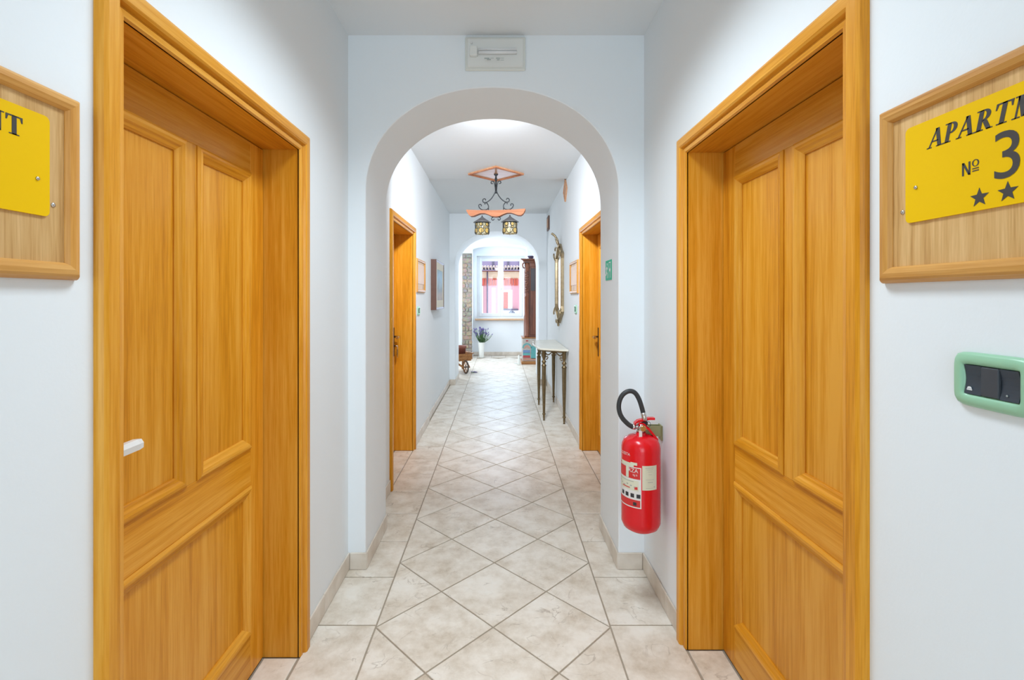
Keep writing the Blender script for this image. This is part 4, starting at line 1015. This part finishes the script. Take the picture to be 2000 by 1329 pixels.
# vase and lavender
VX, VY = -0.425, 11.22
r = tag(empty('floor_vase', (VX, VY, 0)), 'tall white tapered vase standing under the far window', 'vase')
MB().lathe([(0.0, 0.001), (0.050, 0.001), (0.054, 0.010), (0.060, 0.12), (0.072, 0.26), (0.083, 0.355), (0.085, 0.362), (0.079, 0.362), (0.068, 0.26), (0.05, 0.06), (0.0, 0.05)], n=24, cap=False).build('body', 'vase_white', r)
r = tag(empty('lavender_bunch', (VX, VY, 0.062)), 'bunch of purple lavender with green stems in the white vase', 'plant')
ls = random.Random(11); stems = MB(); blooms = MB(); leaves = MB()
for i in range(85):
    a = ls.uniform(0, 2*PI); sp = ls.uniform(0.02, 0.17); hgt = ls.uniform(0.46, 0.63)-0.4*sp**1.3
    dx, dy = sp*math.cos(a), sp*math.sin(a)*0.6
    if i < 5: dx, dy, hgt = ls.uniform(0.17, 0.27), ls.uniform(-0.05, 0.05), ls.uniform(0.44, 0.50)
    b0 = (dx*0.12, dy*0.12, 0.0); b1 = (dx*0.24, dy*0.24, 0.29); b2 = (dx*0.7, dy*0.7, hgt*0.8); b3 = (dx, dy, hgt)
    stems.tube([b0, b1, b2, b3], 0.0028, 4)
    if i >= 4:
        d_ = Vector(b3)-Vector(b2); e = Vector(b3)+d_.normalized()*0.05
        blooms.tube([b3, tuple(Vector(b3).lerp(e, 0.3)), tuple(Vector(b3).lerp(e, 0.7)), tuple(e)], [0.004, 0.0105, 0.009, 0.003], 5)
    for j in range(4):
        t = ls.uniform(0.05, 0.85); p = Vector(b1).lerp(Vector(b2), t); aa = ls.uniform(0, 2*PI); L = ls.uniform(0.05, 0.09)
        q = p+Vector((math.cos(aa)*0.6, math.sin(aa)*0.6, 0.7))*L; sd = Vector((-math.sin(aa), math.cos(aa), 0))*0.006
        mid = (p+q)/2
        leaves.add([tuple(p), tuple(mid+sd), tuple(q), tuple(mid-sd)], [(0, 1, 2, 3)])
stems.build('stems', 'leaf_green', r)
o = leaves.build('leaves', 'leaf_green', r); o['kind'] = 'stuff'
o = blooms.build('blooms', 'lavender', r); o['kind'] = 'stuff'

# tall carved cabinet on a painted base
r = tag(empty('carved_cabinet', (0, 0, 0)), 'tall dark carved wooden cabinet on a colourful painted base', 'cabinet')
CX0, CX1, CY0, CY1 = 0.47, 0.90, 10.12, 10.62
MB().bbox(CX0-0.015, CX1, CY0-0.015, CY1, 0.0005, 0.065, 0.008).build('plinth', 'barrow_wood', r)
bs = MB().bbox(CX0+0.012, CX1, CY0+0.01, CY1, 0.065, 0.545, 0.006).build('painted_base', 'base_paint', r)
yy = (CY0+0.002, CY0+0.0105)
def deco(nm, mat, polys):
    m = MB()
    for p in polys: m.prism(p, *yy, 'y')
    m.build(nm, mat, bs)
def arc_band(cx, cz, r0, r1, a0=0, a1=180, n=10):
    return [[(cx+rr_*math.cos(math.radians(t)), cz+rr_*math.sin(math.radians(t))) for rr_, t in ((r0, a0+(a1-a0)*i/n), (r1, a0+(a1-a0)*i/n), (r1, a0+(a1-a0)*(i+1)/n), (r0, a0+(a1-a0)*(i+1)/n))] for i in range(n)]
deco('painted_arch', 'teal_paint', arc_band(0.575, 0.345, 0.075, 0.10)); deco('painted_arch', 'salmon_paint', arc_band(0.575, 0.335, 0.03, 0.06))
deco('painted_band', 'blue_paint', [rect(0.49, 0.64, 0.245, 0.30)]); deco('painted_band', 'red_paint', [rect(0.49, 0.64, 0.14, 0.185)]); deco('painted_band', 'teal_paint', [rect(0.49, 0.64, 0.192, 0.238)])
deco('painted_house', 'teal_paint', [[(0.66, 0.12), (0.79, 0.12), (0.79, 0.36), (0.725, 0.43), (0.66, 0.36)]])
deco('painted_flower', 'red_paint', [[(0.575+0.03*math.cos(t), 0.495+0.014*math.sin(t)) for t in [2*PI*i/8 for i in range(8)]]]); deco('painted_band', 'salmon_paint', [rect(0.49, 0.80, 0.085, 0.13)])
MB().bbox(CX0-0.005, CX1, CY0-0.008, CY1, 0.545, 0.565, 0.006).build('base_cap', 'barrow_wood', r)
bd = MB().box(CX0+0.05, CX1, CY0+0.06, CY1, 0.565, 2.13).build('body', 'mahogany', r)
k = MB().lathe([(0.05, 0.565), (0.055, 0.60), (0.046, 0.62), (0.046, 1.42), (0.052, 1.43), (0.046, 1.45), (0.052, 1.47), (0.046, 1.49), (0.040, 1.52), (0.046, 1.60), (0.036, 1.66), (0.046, 1.74), (0.038, 1.80), (0.048, 1.88), (0.036, 1.93), (0.05, 1.98), (0.05, 2.02), (0.056, 2.03), (0.056, 2.13)], CX0+0.105, CY0+0.055, 14)
k.build('carved_column', 'mahogany', r)
for i in range(9):
    z = 1.52+0.05*i
    MB().tube(smooth([(CX0+0.07, CY0+0.012, z), (CX0+0.105, CY0-0.004, z+0.018), (CX0+0.14, CY0+0.010, z+0.038)]), 0.008, 6).build('carved_leaf', 'mahogany', r)
MB().bbox(CX0+0.165, CX0+0.30, CY0+0.045, CY0+0.06, 0.62, 2.06, 0.006).build('door_panel', 'mahogany', r)
MB().bbox(CX0+0.325, CX1-0.01, CY0+0.045, CY0+0.06, 0.62, 2.06, 0.006).build('door_panel', 'mahogany', r)
MB().bbox(CX0+0.185, CX0+0.28, CY0+0.040, CY0+0.0455, 1.55, 2.02, 0.003).build('glazed_pane', 'dark_glass', r)
for i, (ov, z0, z1) in enumerate(((0.0, 2.13, 2.155), (0.025, 2.155, 2.185), (0.05, 2.185, 2.20), (0.075, 2.20, 2.225))):
    MB().bbox(CX0+0.045-ov, CX1, CY0+0.045-ov*0.7, CY1, z0, z1, 0.006).build('cornice', 'mahogany', r)
k = MB(); k.tube(smooth([(CX0+0.04, CY0+0.03, 2.14), (CX0+0.01, CY0+0.02, 2.10), (CX0+0.02, CY0+0.02, 2.05), (CX0+0.045, CY0+0.03, 2.02)]), 0.016, 8); k.build('carved_bracket', 'mahogany', r)
r = tag(empty('stone_bowl', (0.67, 10.35, 2.2252)), 'small grey bowl on top of the carved cabinet', 'bowl')
MB().lathe([(0.03, 0.0), (0.032, 0.01), (0.05, 0.03), (0.07, 0.06), (0.074, 0.075), (0.066, 0.075), (0.045, 0.04), (0.0, 0.03)], n=18, cap=False).build('body', 'pipe_grey', r)
r = tag(empty('shell_ornament', (0.40, 10.06, 0)), 'small white shell ornament on the floor beside the painted cabinet base', 'ornament')
k = MB()
k.lathe([(0.03, 0.001), (0.036, 0.03), (0.028, 0.06), (0.030, 0.10), (0.020, 0.14), (0.022, 0.17), (0.010, 0.20), (0.0, 0.21)], n=12, cap=False); k.build('body', 'vase_white', r)
k = MB(); k.tube(smooth([(-0.02, -0.01, 0.02), (-0.06, -0.02, 0.035), (-0.09, -0.02, 0.03)]), 0.012, 7); k.build('lip', 'vase_white', r)

# wooden wheelbarrow
bw = tag(empty('wheelbarrow', (-0.625, 8.86, 0), math.radians(-62)), 'small wooden wheelbarrow with dark rimmed wheel half hidden by the far arch', 'wheelbarrow')
WR = 0.125
whl = MB().tube([((WR-0.012)*math.cos(t), 0, WR+0.001+(WR-0.012)*math.sin(t)) for t in [2*PI*i/28 for i in range(28)]], 0.012, 8, True).build('wheel', 'tyre', bw)
MB().tube([((WR-0.026)*math.cos(t), 0, WR+0.001+(WR-0.026)*math.sin(t)) for t in [2*PI*i/28 for i in range(28)]], 0.010, 6, True).build('rim', 'barrow_wood', whl)
for i in range(6):
    t = 2*PI*i/6; MB().tube([(0.018*math.cos(t), 0, WR+0.018*math.sin(t)), ((WR-0.028)*math.cos(t), 0, WR+(WR-0.028)*math.sin(t))], 0.007, 6).build('spoke', 'steel' if i % 3 == 0 else 'barrow_wood', whl)
MB().tube([(0, -0.06, WR), (0, 0.06, WR)], 0.012, 8).build('axle', 'dark_bronze', bw)
for s_ in (-1, 1):
    MB().tube([(0.03, s_*0.055, WR), (-0.25, s_*0.12, 0.205), (-0.55, s_*0.17, 0.27), (-0.78, s_*0.20, 0.34)], [0.018, 0.020, 0.018, 0.014], 8).build('handle', 'barrow_wood', bw)
    MB().tube([(-0.50, s_*0.165, 0.27), (-0.53, s_*0.165, 0.013)], 0.016, 7).build('leg', 'barrow_wood', bw)
MB().bbox(-0.55, -0.08, -0.15, 0.15, 0.225, 0.250, 0.004).build('tray_floor', 'barrow_wood', bw)
for z0 in (0.252, 0.307):
    for s_ in (-1, 1): MB().bbox(-0.56, -0.07, s_*0.16-0.009, s_*0.16+0.009, z0, z0+0.052, 0.003).build('side_plank', 'barrow_wood', bw)
    MB().bbox(-0.088, -0.070, -0.15, 0.15, z0, z0+0.052, 0.003).build('end_plank', 'barrow_wood', bw)
    MB().bbox(-0.558, -0.540, -0.15, 0.15, z0, z0+0.052, 0.003).build('end_plank', 'barrow_wood', bw)
MB().bbox(-0.60, -0.03, 0.150, 0.180, 0.359, 0.375, 0.004).build('rim_rail', 'barrow_wood', bw); MB().bbox(-0.60, -0.03, -0.180, -0.150, 0.359, 0.375, 0.004).build('rim_rail', 'barrow_wood', bw)
c62, s62 = math.cos(math.radians(-62)), math.sin(math.radians(-62))
px, py = -0.625+c62*-0.26, 8.86+s62*-0.26
r = tag(empty('flower_pot', (px, py, 0.2505)), 'reddish brown clay pot sitting in the wooden wheelbarrow', 'pot')
MB().lathe([(0.0, 0), (0.085, 0.0), (0.11, 0.20), (0.12, 0.205), (0.12, 0.245), (0.108, 0.245), (0.10, 0.20), (0, 0.19)], n=22, cap=False).build('body', 'terracotta', r)
MB().lathe([(0.0, 0.215), (0.10, 0.212)], n=18, cap=False).build('soil', 'tyre', r)
r = tag(empty('lavender_sprig', (-0.52, 8.95, 0)), 'fallen purple lavender sprig on the floor beside the wheelbarrow wheel', 'flower')
k = MB(); k2 = MB()
for i in range(5):
    a = 0.3+0.35*i; k.tube([(0, 0, 0.006), (0.06*math.cos(a), 0.06*math.sin(a), 0.010)], 0.003, 4); k2.tube([(0.06*math.cos(a), 0.06*math.sin(a), 0.012), (0.08*math.cos(a), 0.08*math.sin(a), 0.014), (0.11*math.cos(a), 0.11*math.sin(a), 0.012)], [0.005, 0.010, 0.004], 5)
k.build('stems', 'leaf_green', r); k2.build('blooms', 'lavender', r)

# ------------------------------------------------------------ house across the street
FY = 18.0; S_ = FY/941
def fx(px): return (px-976)*S_
def fz(py): return EYE+(582-py)*S_
hs = tag(empty('house_across', (0, FY, 0)), 'pink house with red shutters and tiled eave across the street', 'house')
MB().box(-5, 5, 0.0, 0.4, -6, fz(545)).build('pink_wall', 'pink_stucco', hs)
MB().box(-5, 5, 0.0, 0.4, fz(545), fz(528)).build('cream_band', 'cream_stucco', hs)
MB().bbox(-5, 5, -0.16, 0.0, fz(531), fz(528), 0.01).build('eave_board', 'terracotta', hs)
rt = MB(); tw = 0.115
m = MB(); n = 8; v = []
for yv, zv in ((-0.30, 0.0), (1.2, 0.14)):
    for i in range(n+1):
        t = PI*i/n; v.append((tw*0.47*math.cos(t), yv, zv+0.125*math.sin(t)))
for yv, zv in ((-0.30, 0.0), (1.2, 0.14)):
    for i in range(n+1):
        t = PI*i/n; v.append((tw*0.36*math.cos(t), yv, zv+0.10*math.sin(t)))
N = n+1
f = [(i, i+1, N+i+1, N+i) for i in range(n)]+[(2*N+i, 2*N+i+1, 3*N+i+1, 3*N+i) for i in range(n)]+[(i, i+1, 2*N+i+1, 2*N+i) for i in range(n)]
tm = m.add(v, f, True).mesh('roof_tile', 'roof_tile')
rb = MB().prism([(-0.28, fz(528)-0.0), (1.2, fz(528)+0.14), (1.2, fz(528)+0.11), (-0.28, fz(528)-0.03)], -5, 5, 'x').build('roof_deck', 'lavender_stucco', hs)
for i in range(-17, 18): obj('roof_tile', tm, hs, (i*tw, 0, fz(528)+0.004))
for i, (a, b) in enumerate(((942, 951), (952, 961), (962, 970), (984, 992), (993, 1002), (1003, 1012))):
    for q in range(2):
        w_ = fx(b)-fx(a)
        MB().bbox(fx(a)+q*w_/2+0.005, fx(a)+(q+1)*w_/2-0.005, -0.05, -0.0005, fz(558), fz(544), 0.006).build('shutter_board', 'shutter_red', hs)
def surround(x0, x1, z0, z1):
    s2 = MB(); s2.bbox(x0, x1, -0.04, -0.0005, z0, z1, 0.01); return s2
surround(fx(937), fx(944), fz(640), fz(559)).build('white_pilaster', 'white_stucco', hs); surround(fx(960), fx(968), fz(613), fz(562)).build('window_surround', 'white_stucco', hs)
surround(fx(979), fx(1001), fz(606), fz(566)).build('window_surround', 'white_stucco', hs); 
sh = MB().bbox(fx(983), fx(992), -0.075, -0.0405, fz(603), fz(571), 0.006).build('shutter', 'shutter_red', hs)
for i in range(8):
    z = fz(602)+i*(fz(572)-fz(602))/8; MB().bbox(fx(984), fx(991), -0.082, -0.075, z+0.008, z+0.06, 0.004).build('slat', 'shutter_red', sh)
MB().bbox(fx(976), fx(1012), -0.10, -0.0005, fz(606), fz(603.5), 0.006).build('window_ledge', 'pipe_grey', hs)
surround(fx(978), fx(1014), fz(640), fz(606)).build('white_dado', 'white_stucco', hs)
MB().tube([(fx(952), -0.09, fz(640)), (fx(952), -0.09, fz(530))], 0.028, 8).build('drainpipe', 'pipe_grey', hs)
r = tag(empty('rounded_dome', (fx(999), FY-0.42, fz(614.5))), 'small blue grey dome seen low through the right window pane', 'dome')
m = MB(); m.prism([(0.125*math.cos(t), 0.155*math.sin(t)) for t in [PI*i/14 for i in range(15)]], -0.06, 0.06, 'y'); m.build('shell', 'dome_blue', r)
for i in range(5):
    t = PI*(i+0.5)/5; MB().tube([(0.03*math.cos(t), -0.062, 0.035*math.sin(t)), (0.118*math.cos(t), -0.062, 0.146*math.sin(t))], 0.006, 5).build('rib', 'white_stucco', r)
MB().box(-0.13, 0.13, -0.1, 0.1, -0.05, -0.0005).build('ledge', 'white_stucco', r)
MB().tube([(0, 0.0, -0.05), (0, 0.0, -3.0)], 0.03, 8).build('mast', 'white_stucco', r)
b2 = tag(empty('house_behind', (0, 22.5, 0)), 'lavender grey house rising behind the tiled roof, seen through window top', 'house')
MB().box(-7, 7, 0, 0.5, -2, 6.0).build('wall', 'lavender_stucco', b2)
for x in (-1.0, -0.35, 0.35, 0.9): MB().bbox(x, x+0.10, -0.05, -0.0005, 2.6, 5.0, 0.01).build('mullion', 'pipe_grey', b2)

# added unseen lamp to light the middle passage, behind the near arch crown
r = tag(empty('added_wall_lamp', (AX, YA1, 2.62)), 'added unseen opal wall lamp on the far side of the near arch, above its crown', 'lamp')
MB().bbox(-0.15, 0.15, 0.0005, 0.02, -0.07, 0.07, 0.004).build('back_box', 'plastic_base', r)
MB().bbox(-0.14, 0.14, 0.02, 0.06, -0.06, 0.06, 0.012).build('opal_cover', 'opal_cover', r)
r = tag(empty('added_ceiling_lamp', (-0.02, 1.45, ZC)), 'added unseen long white ceiling lamp overhead in the front passage', 'lamp')  # added out of view to brighten the front passage
MB().bbox(-0.21, 0.21, -0.48, 0.48, -0.05, -0.0005, 0.008).build('housing', 'plastic_white', r)
for q in ((-0.21, 0.21, 0.455, 0.48), (-0.21, 0.21, -0.48, -0.455), (-0.21, -0.185, -0.455, 0.455), (0.185, 0.21, -0.455, 0.455)): MB().bbox(*q, -0.062, -0.05, 0.003).build('rim', 'steel', r)
